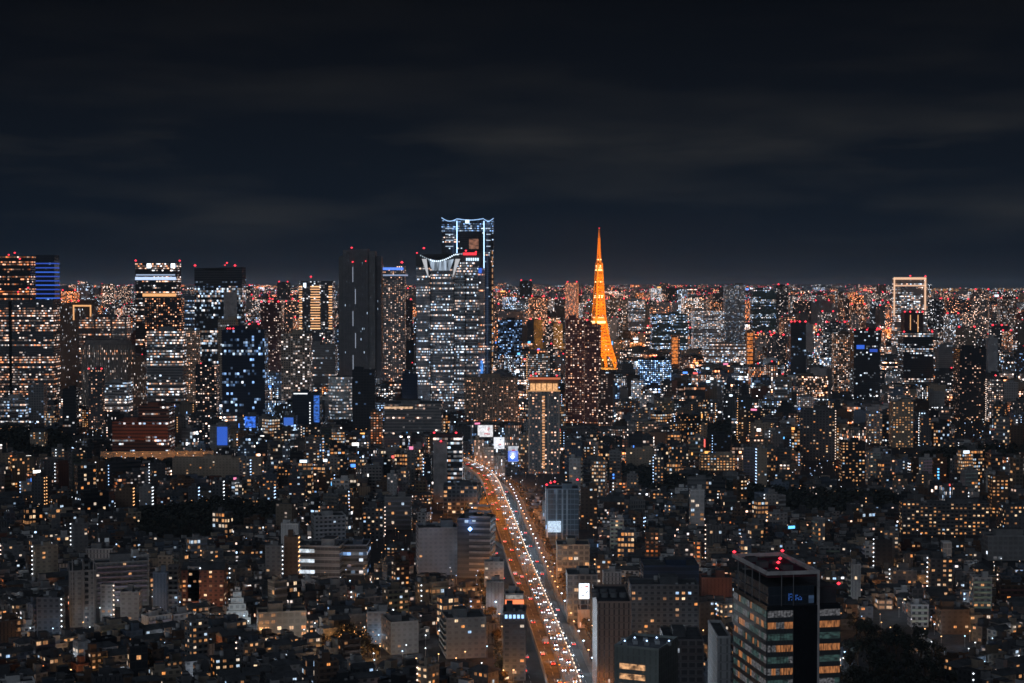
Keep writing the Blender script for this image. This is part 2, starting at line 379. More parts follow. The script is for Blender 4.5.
# highway lamps (orange sodium)
def road_lamp_proto(col, strength, hgt=9.5, arm=2.2):
    p = MB(); p.bar((0, 0, 0), (0, 0, hgt), .14, 'metal', (.2, .2, .2)); pole = proto(p, 'pole')
    p = MB(); p.bar((-arm, 0, hgt + .2), (arm, 0, hgt + .2), .09, 'metal', (.2, .2, .2)); ar = proto(p, 'arm')
    p = MB(); p.box(0, 0, -.12, .16, 1.5, .6, col=(.2, .2, .2), mat='metal', roof='metal'); p.box(0, 0, -.30, -.125, 1.3, .5, mat=emit(col, strength), roof=emit(col, strength), bottom=True); hd = proto(p, 'lamp_head')
    return pole, ar, hd
SOD = (1, .29, .02)
pole, arm_, head = road_lamp_proto(SOD, 9)
k = 0; i = 0
ORD = ['first', 'second', 'third', 'fourth', 'fifth', 'sixth', 'seventh', 'eighth', 'ninth', 'tenth', 'eleventh', 'twelfth', 'thirteenth', 'fourteenth', 'fifteenth', 'sixteenth', 'seventeenth', 'eighteenth', 'nineteenth', 'twentieth']
TENS = {2: 'twenty', 3: 'thirty', 4: 'forty', 5: 'fifty', 6: 'sixty', 7: 'seventy', 8: 'eighty', 9: 'ninety'}
def ordn(n):
    if n <= 20: return ORD[n - 1]
    if n < 100: return TENS[n // 10] + ('-' + ORD[n % 10 - 1] if n % 10 else 'th').replace('yth', 'ieth')
    return 'hundred-and-' + ordn(n - 100) if n > 100 else 'hundredth'
s = 60
while s < ROAD_END:
    x, y, a = road_at(s, 0); i += 1
    t = empty('road_lamp', (x, y, DECK_Z + 1), f'twin-armed orange road lamp on the expressway median, {ordn(i)} from the bottom edge', 'street lamp', 'orange lamps along the expressway median')
    pl = place('pole', pole, t, (0, 0, 0)); place('arm', arm_, t, (0, 0, 0), a - math.pi / 2)
    for sg in (-1, 1):
        px_, py_ = sg * 2.4 * math.sin(a), -sg * 2.4 * math.cos(a)
        place('lamp_head', head, pl, (px_, py_, 9.6), a)
    boost = 2.2 if 560 < s < 1100 else 1.0
    point(t, (0, 0, 9.0), 165000 * boost, SOD, .3, spot=165, rot=(0, 0, 0))
    s += 34
# extra lamps on the ramp
for q in range(7):
    s = 680 + q * 38; x, y, a = road_at(s, -12.5)
    t = empty('ramp_lamp', (x, y, DECK_Z), f'single orange lamp on the glowing side ramp, {ordn(q+1)} along it', 'street lamp', 'orange lamps along the side ramp')
    place('pole', pole, t, (0, 0, 0)); place('lamp_head', head, t, (0, 0, 9.7), a)
    point(t, (0, 0, 9.2), 120000, SOD, .3, spot=165, rot=(0, 0, 0))

# the orange-lit street and retaining wall under the brick-red office
OS = [gp(98, 459.5), gp(212, 458.6)]
mb = MB(); (xa_, ya_), (xb_, yb_) = OS; mb.face([(xa_, ya_ - 12, .1), (xb_, yb_ - 12, .1), (xb_, yb_ + 10, .1), (xa_, ya_ + 10, .1)], 'wall', (.2, .19, .18)); o = mb.build('side_street'); o['kind'] = 'structure'
mb = MB(); mb.prism([(xa_, ya_ + 10.5), (xb_, yb_ + 10.5), (xb_, yb_ + 12), (xa_, ya_ + 12)], 0, 8, col=(.4, .36, .3)); mb2 = mb.build('retaining_wall', None, ((xa_ + xb_) / 2, ya_ + 11, 0)); tag(mb2, 'long retaining wall glowing orange beneath the brick-red office', 'wall')
# ---------------------------------------------------------------- cars
def car_meshes(kind, bc):
    Lc, Wc, Hc = {'car': (4.4, 1.75, 1.45), 'van': (4.8, 1.85, 1.95), 'truck': (7.6, 2.3, 3.0)}[kind]
    b = MB(); h0 = .35
    if kind == 'car':
        prof = [(-2.2, .4), (2.2, .4), (2.2, .72), (2.0, .86), (1.15, .95), (.45, 1.42), (-1.1, 1.45), (-1.75, 1.02), (-2.15, .95)]
    elif kind == 'van':
        prof = [(-2.4, .4), (2.4, .4), (2.4, .85), (1.9, 1.1), (1.2, 1.9), (-2.2, 1.95), (-2.4, 1.2)]
    else:
        prof = [(-3.8, .7), (3.8, .5), (3.8, 1.5), (3.3, 2.4), (2.1, 2.45), (2.05, 3.0), (-3.8, 3.0)]
    w = Wc / 2
    n = len(prof)
    b.face([(x, -w, z) for x, z in prof], 'paint', bc); b.face([(x, w, z) for x, z in reversed(prof)], 'paint', bc)
    for k in range(n):
        a, c = prof[k], prof[(k + 1) % n]; b.face([(a[0], -w, a[1]), (a[0], w, a[1]), (c[0], w, c[1]), (c[0], -w, c[1])], 'paint', bc)
    body = proto(b, 'body')
    g = MB()
    x0, z0, x1, z1 = {'car': (1.13, .97, .5, 1.39), 'van': (1.85, 1.16, 1.28, 1.82), 'truck': (3.74, 1.6, 3.36, 2.3)}[kind]
    g.face([(x0 + .02, -w * .85, z0 + .02), (x0 + .02, w * .85, z0 + .02), (x1 + .02, w * .8, z1 + .02), (x1 + .02, -w * .8, z1 + .02)], 'darkglass', (.02, .02, .025))
    ws = proto(g, 'windscreen')
    wh = MB(); c = circ(0, 0, .33, 10)
    wh.face([(x, -.12, z) for x, z in c], 'roof', (.02, .02, .02)); wh.face([(x, .12, z) for x, z in reversed(c)], 'roof', (.02, .02, .02))
    for k in range(10):
        a, e = c[k], c[(k + 1) % 10]; wh.face([(a[0], -.12, a[1]), (a[0], .12, a[1]), (e[0], .12, e[1]), (e[0], -.12, e[1])], 'roof', (.02, .02, .02))
    return body, ws, proto(wh, 'wheel'), (Lc, Wc, Hc)
CARS = []
for nm, c in (('white', (.75, .75, .75)), ('silver', (.4, .41, .42)), ('black', (.03, .03, .03)), ('dark blue', (.04, .06, .15)), ('red', (.35, .03, .03))):
    CARS.append(('car', nm) + car_meshes('car', c))
CARS.append(('van', 'white') + car_meshes('van', (.7, .7, .7))); CARS.append(('truck', 'white') + car_meshes('truck', (.65, .65, .66)))
mb = MB(); octa(mb, (0, 0, 0), .42, emit((.72, .86, 1), 6)); HEADL = proto(mb, 'headlight')
mb = MB(); octa(mb, (0, 0, 0), .36, emit((1, .05, .03), 4)); TAILL = proto(mb, 'taillight')
carno = {}
def put_car(s, off, z, away, side, lamp=True):
    kind, cn, body, ws, wh, (Lc, Wc, Hc) = CARS[random.choice([0, 0, 1, 1, 2, 2, 3, 4, 5, 6])]
    x, y, a = road_at(s, off); a2 = a if away else a + math.pi
    k = (side, away); carno[k] = carno.get(k, 0) + 1
    lab = f"{cn} {kind} with {'red taillights' if away else 'white headlights'} lit, {ordn(carno[k])} vehicle up the {side}"
    t = empty('truck' if kind == 'truck' else 'van' if kind == 'van' else 'car', (x, y, z), lab, kind, f"vehicles {'driving away' if away else 'oncoming'} on the {side}")
    t.rotation_euler = (0, 0, a2)
    bo = place('body', body, t, (0, 0, 0)); place('windscreen', ws, bo, (0, 0, 0))
    for sx_ in (-Lc * .3, Lc * .3):
        for sy in (-Wc / 2 + .1, Wc / 2 - .1): place('wheel', wh, t, (sx_, sy, .33))
    for sy in (-Wc * .37, Wc * .37):
        place('headlight', HEADL, bo, (Lc / 2 + .05, sy, .72)); place('taillight', TAILL, bo, (-Lc / 2 - .05, sy, .9))
    if lamp: point(t, (Lc / 2 + .6, 0, .9), 20000 if not away else 1500, (.72, .86, 1), .2, spot=110, rot=Vector((1, 0, -.22)).to_track_quat('-Z', 'Y').to_euler(), name='headlight_beam')
def lane_fill(off, z, away, side, s0, s1, gaps, lamp=True):
    s = s0 + random.uniform(0, gaps)
    while s < s1:
        put_car(s, off + random.uniform(-.3, .3), z, away, side, lamp); s += gaps * random.uniform(.45, 1.7)
D1 = 170
for off in (2.1, 5.6): lane_fill(off, DECK_Z, False, 'expressway eastern lanes', D1, 480, 19)
for off in (2.1, 5.6): lane_fill(off, DECK_Z, False, 'expressway eastern lanes', 480, ROAD_END, 44)
for off in (-2.1, -5.6): lane_fill(off, DECK_Z, True, 'expressway western lanes', D1, ROAD_END, 70)
for off in (10.5, 13.8): lane_fill(off, .1, False, 'street east of the expressway', D1 + 60, ROAD_END, 27)
lane_fill(17.2, .1, True, 'street east of the expressway', D1 + 60, ROAD_END, 90)
for off in (-10.5, -14): lane_fill(off, .1, True, 'street west of the expressway', D1, ROAD_END, 62)
lane_fill(-17.5, .1, False, 'street west of the expressway', D1, ROAD_END, 110)

# blue-white lamps along both pavements
p = MB(); p.bar((0, 0, 0), (0, 0, 8), .12, 'metal', (.2, .2, .2)); AVP = proto(p, 'pole')
p = MB(); octa(p, (0, 0, 8.1), .62, emit((.55, .76, 1), 5), sz=.7); AVB = proto(p, 'lamp_head')
p = MB(); octa(p, (0, 0, 8.1), .55, emit((1, .50, .22), 4), sz=.7); AVO = proto(p, 'lamp_head')
for side, off, step in (('eastern', 20.2, 22), ('western', -21.6, 36)):
    s = 175; j = 0
    while s < ROAD_END:
        x, y, a = road_at(s, off + random.uniform(-.4, .4)); j += 1; wh = random.random() < (.75 if side == 'eastern' else .3)
        t = empty('street_lamp', (x, y, .1), f"{'blue-white' if wh else 'orange'} street lamp on the {side} avenue pavement, {ordn(j)} from the bottom edge", 'street lamp', 'street lamps along the avenue pavements')
        place('pole', AVP, t, (0, 0, 0)); place('lamp_head', AVB if wh else AVO, t, (0, 0, 0))
        point(t, (0, 0, 7), 5200, (.6, .78, 1) if wh else (1, .45, .15), .3)
        s += step * random.uniform(.8, 1.2)
# ---------------------------------------------------------------- buildings
FOOT = [(OS[0][0] + (OS[1][0] - OS[0][0]) * q / 8, OS[0][1] + (OS[1][1] - OS[0][1]) * q / 8, 15) for q in range(9)]      # (cx, cy, radius) of hand-placed things
PROT = [(98, 212, 460, 1868)]      # (x0, x1, y_visible_bottom, D)
LMK = []       # landmark phrase, px, py
PAL = {'pale grey': (.34, .35, .36), 'mid grey': (.20, .205, .21), 'dark grey': (.09, .095, .105), 'beige': (.33, .28, .22), 'brown': (.13, .085, .06), 'white': (.55, .56, .56),
       'blue-grey': (.14, .18, .24), 'brick-red': (.17, .07, .05), 'black': (.03, .033, .04), 'navy': (.02, .035, .07), 'teal': (.05, .09, .09)}
def tocam(cx, cy_, nx, ny): return (-cx) * nx + (-cy_) * ny
def vis_side(a, b):
    mx, my = (a[0] + b[0]) / 2, (a[1] + b[1]) / 2; nx, ny = (b[1] - a[1]), -(b[0] - a[0]); return tocam(mx, my, nx, ny) > 0
FL = {'apt': 3.0, 'grid': 3.6, 'ribbon': 4.0, 'glass': 4.0, 'slit': 3.3}
CW = {'apt': 3.4, 'grid': 3.6, 'ribbon': 2.6, 'glass': 3.0, 'slit': 2.2}

def add_beacon(root, base, x, y, z, s=1.0, light=0):
    o = place('beacon_lamp', BEACON, root, (x - base[0], y - base[1], z - base[2]), 0, (s, s, s))
    if light: point(root, (x - base[0], y - base[1], z - base[2] + 2), light, (1, .03, .05), 1)

def detail(root, base, cx, cy_, yaw, w, d, h, st, col, seed, lit, warm, br, level, rs, stair=None, balc=None, pent=True, name_wall='wall', tank=True, rcol=(.06, .065, .07), beac=(), bsize=1.0, wins=True, kind='apt'):
    """wall, roof, parapet, rooftop room, tank, balconies and lit windows of one box-shaped building"""
    fl, cw = FL[st], CW[st]; nv = max(1, round(h / fl)); fh = h / nv
    P = rect(cx, cy_, w, d, yaw)
    mb = MB(); geo_win = level >= 2 and wins
    mb.prism(P, 0, h, mat=st, col=col, prm=(seed, lit, warm, br), cw=cw, ch=fl, cap=False, litfaces=(lambda k, a, b: not vis_side(a, b)) if geo_win else None)
    mb.build('wall', root, base)
    gable = kind == 'house' and rs.random() < .5
    mb = MB()
    if gable:
        rh = d * .28; e = .5; Q = rect(cx, cy_, w + 2 * e, d + 2 * e, yaw); c, s = math.cos(yaw), math.sin(yaw)
        hip = rs.choice([0, .25]) * w
        A = (cx + (-w / 2 + hip) * c, cy_ + (-w / 2 + hip) * s, h + rh); B = (cx + (w / 2 - hip) * c, cy_ + (w / 2 - hip) * s, h + rh)
        q = [(x, y, h - .1) for x, y in Q]
        mb.face([q[0], q[1], B, A], 'roof', rcol); mb.face([q[1], q[2], B], 'roof' if hip else 'wall', rcol); mb.face([q[2], q[3], A, B], 'roof', rcol); mb.face([q[3], q[0], A], 'roof' if hip else 'wall', rcol)
        mb.face([q[3], q[2], q[1], q[0]], 'roof', rcol); mb.build('roof', root, base)
    else:
        mb.face([(x, y, h - .7) for x, y in P], 'roof', rcol); rf = mb.build('roof', root, base)
        mb = MB(); I = rect(cx, cy_, w - .6, d - .6, yaw); O = rect(cx, cy_, w + .16, d + .16, yaw)
        for k in range(4):
            j = (k + 1) % 4
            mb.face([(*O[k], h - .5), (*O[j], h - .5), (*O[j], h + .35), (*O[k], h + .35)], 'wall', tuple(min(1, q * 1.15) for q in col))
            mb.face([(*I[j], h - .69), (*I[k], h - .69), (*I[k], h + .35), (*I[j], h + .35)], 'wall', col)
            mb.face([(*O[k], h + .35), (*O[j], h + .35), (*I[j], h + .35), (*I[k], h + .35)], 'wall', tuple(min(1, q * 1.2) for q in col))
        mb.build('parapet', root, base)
        if pent and min(w, d) > 6:
            pw, pd, ph = w * rs.uniform(.25, .45), d * rs.uniform(.35, .6), rs.uniform(2.6, 4.5) * (1.5 if h > 60 else 1)
            ox, oy = rs.uniform(-.25, .25) * w, rs.uniform(-.1, .15) * d; c, s = math.cos(yaw), math.sin(yaw)
            X, Y = cx + ox * c - oy * s, cy_ + ox * s + oy * c
            mb = MB(); mb.box(X, Y, h - .7, h + ph, pw, pd, yaw, col=col, rcol=rcol); mb.build('rooftop_room', root, base)
            if tank:
                X2, Y2 = cx + (-ox * 1.2) * c - (.2 * d) * s, cy_ + (-ox * 1.2) * s + .2 * d * c
                mb = MB(); mb.prism(circ(X2, Y2, 1.3, 10), h + .4, h + 2.6, mat='wall', col=(.4, .41, .42), rcol=(.3, .3, .3), cont=True); mb.box(X2, Y2, h - .7, h + .4, 2, 2, yaw, col=(.15, .15, .15)); mb.build('water_tank', rf, base)
            for q in range(3 if level >= 2 else 0):
                uu, vv = rs.uniform(-.42, .42) * w, rs.uniform(-.42, .42) * d
                mb = MB(); mb.box(cx + uu * c - vv * s, cy_ + uu * s + vv * c, h - .7, h + .6, rs.uniform(1, 2.2), rs.uniform(.8, 1.4), yaw, col=(.28, .29, .3), rcol=(.2, .2, .2)); mb.build('air_conditioner', rf, base)
    faces = [(k, P[k], P[(k + 1) % 4]) for k in range(4) if vis_side(P[k], P[(k + 1) % 4])]
    if level >= 1 and faces:
        faces.sort(key=lambda q: -math.hypot(q[2][0] - q[1][0], q[2][1] - q[1][1])); stface = faces[-1] if len(faces) > 1 else faces[0]
    if geo_win:
        n_w = 0
        for fi, (k, a, b) in enumerate(faces):
            Ln = math.hypot(b[0] - a[0], b[1] - a[1]); nu = max(1, round(Ln / cw)); ux, uy = (b[0] - a[0]) / Ln, (b[1] - a[1]) / Ln; nx, ny = uy, -ux
            ang = math.atan2(uy, ux); cell = Ln / nu
            if kind == 'house' and fi == 0 and w > 6:
                mb = MB(); lb = Ln * rs.uniform(.35, .7); off_ = rs.uniform(-.5, .5) * (Ln - lb); mb.prism([(off_ - lb / 2, -1.2), (off_ + lb / 2, -1.2), (off_ + lb / 2, 0), (off_ - lb / 2, 0)], fh - .2, fh + .95, col=tuple(min(.7, q * 1.3) for q in col), rcol=(.08, .08, .08), bottom=True)
                place('balcony', proto(mb, 'balcony'), root, ((a[0] + b[0]) / 2 + nx * .01 - base[0], (a[1] + b[1]) / 2 + ny * .01 - base[1], 0), ang)
            hasb = balc and fi == 0 and kind != 'house' and nv >= 3
            cells = [(r_, c_) for r_ in range(nv) for c_ in range(nu)]; rs.shuffle(cells)
            if True:
                fac = 1.0
                for r_, c_ in cells:
                    if rs.random() < lit * 1.3 and n_w < 96:
                        t = (c_ + .5) * cell; z = (r_ + .55) * fh
                        ww, wh = (cell * .56, fh * .50) if st == 'apt' else (cell * .8, fh * .62)
                        pick = rs.random()
                        k_ = rs.choice('abcfffag') if pick < warm else rs.choice('defh' if pick > .9 else 'ddeff')
                        place('window', WIN[k_], root, (a[0] + ux * t + nx * .03 - base[0], a[1] + uy * t + ny * .03 - base[1], z), ang, (ww, 1, wh)); n_w += 1
                        fac = 1.5
                    else: fac = 1.0
            if hasb:
                mb = MB(); lb = Ln * .92
                bc = tuple(min(1, q * rs.uniform(1.0, 1.4)) for q in col)
                mb.prism([(-lb / 2, -1.3), (lb / 2, -1.3), (lb / 2, 0), (-lb / 2, 0)], -.15, 1.05, col=bc, rcol=tuple(q * .6 for q in bc), bottom=True)
                me = proto(mb, 'balcony')
                for r_ in range(1, nv): place('balcony', me, root, ((a[0] + b[0]) / 2 + nx * .01 - base[0], (a[1] + b[1]) / 2 + ny * .01 - base[1], r_ * fh), ang)
    if stair and faces:
        k, a, b = stface; Ln = math.hypot(b[0] - a[0], b[1] - a[1]); ux, uy = (b[0] - a[0]) / Ln, (b[1] - a[1]) / Ln; nx, ny = uy, -ux
        for col_i in range(stair[1]):
            t = Ln * stair[2] + col_i * 3.2
            for r_ in range(nv):
                place('corridor_lamp', LAMPS[stair[0]], root, (a[0] + ux * t + nx * .55 - base[0], a[1] + uy * t + ny * .55 - base[1], r_ * fh + 2.3), 0, (.8 + cy_ / 6000,) * 3)
    for fx, fy in beac:
        q = rect(cx, cy_, w * .94, d * .94, yaw); X = q[0][0] + (q[1][0] - q[0][0]) * fx + (q[3][0] - q[0][0]) * fy; Y = q[0][1] + (q[1][1] - q[0][1]) * fx + (q[3][1] - q[0][1]) * fy
        add_beacon(root, base, X, Y, h + .2, bsize)

def fit(x0, x1, y0, y1, D=None, dep=None, yaw=0.0):
    if D is None: D = gp((x0 + x1) / 2, y1)[1]
    W = (x1 - x0) / F * D; xm = xat((x0 + x1) / 2, D); th = math.atan2(xm, D); phi = R(yaw) + th
    if dep is None: dep = min(W * .7, 45)
    s, c = abs(math.sin(phi)), math.cos(phi)
    if dep * s > W * .5: dep = W * .5 / s
    w = (W - dep * s) / c; h = zat(y0, D)
    cx = xat((x0 + x1) / 2, D + dep / 2); cy_ = D + dep / 2
    return cx, cy_, R(yaw), w, dep, h, D
def reg(cx, cy_, w, d, x0, x1, y1, D, lm=None, y0=None):
    FOOT.append((cx, cy_, .5 * math.hypot(w, d))); PROT.append((x0, x1, y1, D))
    if lm: LMK.append((lm, (x0 + x1) / 2, (y0 + y1) / 2))
rsh = random.Random(3)
def HB(name, label, x0, x1, y0, y1, D=None, cat=None, st='grid', col='mid grey', lit=.3, warm=.6, br=1.0, yaw=0, dep=None, level=1, lm=None, group=None, **k):
    cx, cy_, ya, w, d, h, D = fit(x0, x1, y0, y1, D, dep, yaw); base = (cx, cy_, 0)
    reg(cx, cy_, w, d, x0, x1, y1, D, lm, y0)
    t = empty(name, base, label, cat or name.replace('_', ' '), group)
    detail(t, base, cx, cy_, ya, w, d, h, st, PAL[col] if isinstance(col, str) else col, rsh.uniform(1, 900), lit, warm, br, level, rsh, **k)
    global HB_LAST
    HB_LAST = (t, base, (cx, cy_, ya, w, d, h, D)); return HB_LAST
def fpanel(root, base, geo, name, fx0, fx1, z0, z1, mat, off=.35, th=.3, col=(.2, .2, .2), face=0):
    """a thin box on a face (0 front, 1 +x side, 3 -x side) of a hand-placed box building"""
    cx, cy_, ya, w, d, h, D = geo; P = rect(cx, cy_, w, d, ya); a, b = P[face], P[(face + 1) % 4]
    Ln = math.hypot(b[0] - a[0], b[1] - a[1]); ux, uy = (b[0] - a[0]) / Ln, (b[1] - a[1]) / Ln; nx, ny = uy, -ux
    p0 = (a[0] + ux * fx0 * Ln, a[1] + uy * fx0 * Ln); p1 = (a[0] + ux * fx1 * Ln, a[1] + uy * fx1 * Ln)
    mb = MB(); mb.prism([(p0[0] + nx * (off + th), p0[1] + ny * (off + th)), (p1[0] + nx * (off + th), p1[1] + ny * (off + th)), (p1[0] - nx * .1, p1[1] - ny * .1), (p0[0] - nx * .1, p0[1] - ny * .1)], z0, z1, mat=mat, roof=mat, col=col, rcol=col, bottom=True)
    return mb.build(name, root, base)
AMB = emit((1, .48, .18), 1.0); AMBS = emit((1, .50, .20), 1.9); BL = emit((.03, .17, 1), .75); BLD = emit((.02, .11, .8), .6); WH = emit((.9, .95, 1), 1.6); CY = emit((.45, .7, 1), 1.2)

# ---- far-left cluster
t, b, g = HB('office_tower', 'broad black office tower with ribbons of light and a blue-lit upper corner', -4, 59, 300, 408, 2650, st='ribbon', col='dark grey', lit=.44, warm=.66, br=.8, dep=40, lm='blue-cornered tower')
_, _, _, w, d, h, D = g
mb = MB(); c0 = rect(xat(16, D + 18), D + 18, 58, 34); mb.prism(c0, h - .6, zat(256, D), mat='ribbon', col=PAL['black'], prm=(31, .30, .85, .9), cw=2.6, ch=4); mb.build('upper_block', t, b)
mb = MB(); c1 = rect(xat(48, D + 15), D + 15, 30, 28); mb.prism(c1, h - .5, zat(255, D), mat='glass', col=PAL['navy'], prm=(33, .1, .1, .6), cw=3, ch=4); mb.build('corner_block', t, b)
for k in range(9):
    z = h + 2 + k * 7.0
    mb = MB(); mb.box(xat(48, D + 14), D + 14.5, z, z + 1.9, 31, 29, mat=BLD if k % 3 else BL, roof=BLD); mb.build('blue_light_band', t, b)
fpanel(t, b, g, 'dark_seam', .24, .29, 3, h - 2, 'wall', col=(.01, .01, .01))
for px_, py_ in ((9, 256), (15, 254), (20, 260), (18, 293), (28, 289)):
    add_beacon(t, b, xat(px_, D - 1), D + 1, zat(py_, D), 1.5)
t, b, g = HB('office_tower', 'slim brown tower with an orange-outlined square crown', 60, 98, 303, 392, 2900, st='slit', col='brown', lit=.16, warm=.6, lm='orange-outlined crown')
for a_, b_, c_, d_ in ((.42, .46, zat(320, 2900), zat(305, 2900)), (.94, .98, zat(320, 2900), zat(305, 2900)), (.42, .98, zat(306.5, 2900), zat(305, 2900))): fpanel(t, b, g, 'light_frame', a_, b_, a_ and c_, d_, AMB)
add_beacon(t, b, xat(77, 2890), 2901, zat(302, 2900), 1.8); add_beacon(t, b, xat(70, 2890), 2901, zat(302, 2900), 1.4)
t, b, g = HB('office_building', 'wide grey office block with three bays of dim ribbon windows', 78, 130, 317, 350, 2780, st='ribbon', col='mid grey', lit=.48, warm=.66, br=.9, dep=30)
for q in (.0, .34, .68, .965): fpanel(t, b, g, 'pier', q, q + .035, 3, g[5], 'wall', col=(.2, .19, .18))
cx, cy_ = xat(105, 2640), 2660; base = (cx, cy_, 0)
t = empty('office_tower', base, 'rounded beige tower with close vertical fins and warm windows', 'office tower'); reg(cx, cy_, 84, 40, 78, 131, 408, 2640, 'finned beige tower', 345)
mb = MB(); mb.prism(circ(cx, cy_, 42, 40, 22), 0, zat(345, 2640), mat='slit', col=(.24, .21, .19), prm=(77, .34, .68, .95), cw=3.3, ch=4, cont=True); mb.build('wall', t, base)
mb = MB(); mb.prism(circ(cx, cy_, 38, 30, 18), zat(345, 2640) + .01, zat(342, 2640) + 3, mat='wall', col=(.2, .18, .17)); mb.build('rooftop_room', t, base)
for k in range(20):
    a = math.pi + math.pi * (k + .5) / 20; mb = MB(); mb.box(cx + 42.4 * math.cos(a), cy_ + 22.4 * math.sin(a), 4, zat(345, 2640), 1, 1.4, a + math.pi / 2, col=(.28, .25, .22)); mb.build('fin', t, base)
HB('office_tower', 'narrow black tower with a few scattered white windows', 62, 78, 389, 444, 2150, st='ribbon', col='black', lit=.10, warm=.6)
t, b, g = HB('apartment_tower', 'dark apartment tower with red lamps on top and amber windows', 88, 104, 370, 440, 2250, st='apt', col='dark grey', lit=.26, warm=.9, beac=((0, 0), (.5, .5), (1, 0)), bsize=1.3)
HB('office_building', 'low pale office block with bright striped louvres', 0, 30, 398, 424, 2350, st='ribbon', col='pale grey', lit=.5, warm=.35, br=.9)
HB('apartment_tower', 'grey tower with a greenish-lit upper stair', 28, 46, 385, 440, 2350, st='grid', col='mid grey', lit=.10, warm=.4)
HB('office_building', 'pale boxy office block glowing cold white above the brick block', 104, 132, 382, 412, 2350, st='ribbon', col='pale grey', lit=.4, warm=.4, br=1.1)
HB('office_tower', 'slender grey tower wedged beside the beige finned tower', 128, 146, 360, 410, 2500, st='slit', col='brown', lit=.25, warm=.7)
# twin-beacon tower
t, b, g = HB('office_tower', 'tall dark tower with two bright corner floodlights and a lit sky lobby', 136, 181, 263, 340, 3000, st='ribbon', col='black', lit=.30, warm=.62, br=1.2, pent=False, lm='floodlit-corner tower')
h = g[5]
for fx in (.34, .93): fpanel(t, b, g, 'floodlight', fx - .05, fx + .05, zat(268, 3000), zat(263.6, 3000), emit((.75, .87, 1), 3.0), off=.6)
fpanel(t, b, g, 'light_band', 0, 1, zat(280, 3000), zat(277, 3000), emit((.55, .7, 1), 1.2)); fpanel(t, b, g, 'light_band', .02, .98, zat(275.5, 3000), zat(274.3, 3000), emit((.55, .7, 1), .7))
fpanel(t, b, g, 'light_band', .18, 1, zat(296.5, 3000), zat(293.5, 3000), AMB); fpanel(t, b, g, 'dark_panel', .22, 1, zat(328, 3000), zat(297.5, 3000), 'grid', off=.1)
add_beacon(t, b, xat(136, 3000), 3001, zat(262, 3000), 2); add_beacon(t, b, xat(180, 3000), 3001, zat(262, 3000), 1.8)
mb = MB(); mb.box(xat(164, 2960), 2965, 0, zat(298, 2960), 66, 25, mat='apt', col=PAL['black'], prm=(55, .42, .9, 1.5), cw=4.2, ch=4); mb.build('lower_wing', t, b); reg(xat(164, 2960), 2965, 66, 25, 145, 182, 334, 2950)
HB('office_building', 'grey office block split into white ribbons and amber stair columns', 147, 186, 331, 402, 2450, st='ribbon', col='mid grey', lit=.5, warm=.5, br=1.0, dep=30, lm='half-ribboned office')
HB('apartment_tower', 'pale slim slab with columns of amber windows beside the ribboned office', 186, 200, 331, 400, 2500, st='apt', col='beige', lit=.5, warm=.75, br=.9)
HB('office_tower', 'pale blue-banded office tower behind the dark concave-topped tower', 183, 196, 296, 345, 3300, st='ribbon', col='blue-grey', lit=.5, warm=.15, br=.8)
# concave-topped tower
cx, cy_, ya, w, d, h, D = fit(195, 246, 270, 360, 2850, 40, 0); base = (cx, cy_, 0); reg(cx, cy_, w, d, 195, 246, 362, D, 'concave-topped tower', 270)
t = empty('office_tower', base, 'wide dark glass tower with a concave roofline and red lamps', 'office tower')
P = []; ZT = []
nx_ = 10
for k in range(nx_ + 1): P.append((cx - w / 2 + w * k / nx_, cy_ - d / 2)); ZT.append(zat(268 + 2.5 * math.sin(math.pi * k / nx_) - (1 if k > 6 else 0), D))
P += [(cx + w / 2, cy_ + d / 2), (cx - w / 2, cy_ + d / 2)]; ZT += [ZT[-1], ZT[0]]
mb = MB(); mb.prism(P, zat(288, D), ZT, mat='ribbon', col=(.05, .055, .065), prm=(88, .12, .3, .6), cw=3, ch=4, rcol=(.03, .03, .03), cont=True); mb.build('crown', t, base)
mb = MB(); mb.prism(rect(cx, cy_, w - .2, d - .2), 0, zat(288, D), mat='glass', col=PAL['black'], prm=(91, .30, .42, .85), cw=3, ch=4.1, cap=False); mb.build('wall', t, base)
mb = MB(); mb.prism([(xat(226, D), cy_ - d / 2 - .8), (xat(229, D), cy_ - d / 2 - .8), (xat(237, D), cy_ - d / 2 - .1), (xat(224, D), cy_ - d / 2 - .1)], zat(325, D), zat(292, D), mat='wall', col=(.3, .3, .3)); mb.build('glass_atrium', t, base)
for px_, py_, s_ in ((195, 267, 2), (227, 264, 1.6), (235, 267, 2), (213, 272, 1.4), (225, 266, 1.2)): add_beacon(t, base, xat(px_, D), cy_ - d / 2 + 3, zat(py_, D), s_)
HB('office_tower', 'dark blue glass tower with teal floors and a curved west edge', 222, 268, 330, 415, 2300, st='glass', col='navy', lit=.20, warm=.22, br=.75, dep=32, lm='navy glass tower', beac=((.1, .1), (.16, .1), (.24, .1)), bsize=1.4)
HB('office_building', 'pale crowned office block rising behind the navy tower', 218, 238, 320, 400, 2520, st='grid', col='beige', lit=.12, warm=.6)
HB('apartment_tower', 'black apartment tower with two columns of amber windows', 195, 219, 365, 412, 2330, st='apt', col='black', lit=.34, warm=.8, br=1.1)
HB('apartment_tower', 'maroon tower with red lamps on its flat top', 261, 283, 303, 372, 2950, st='apt', col=(.10, .05, .05), lit=.22, warm=.75, beac=((0, 0), (.4, 0), (.9, 0)), bsize=1.9)
HB('apartment_building', 'beige tower block with pale roof light and warm windows', 281, 312, 334, 400, 2550, st='grid', col='beige', lit=.28, warm=.68, br=.9)
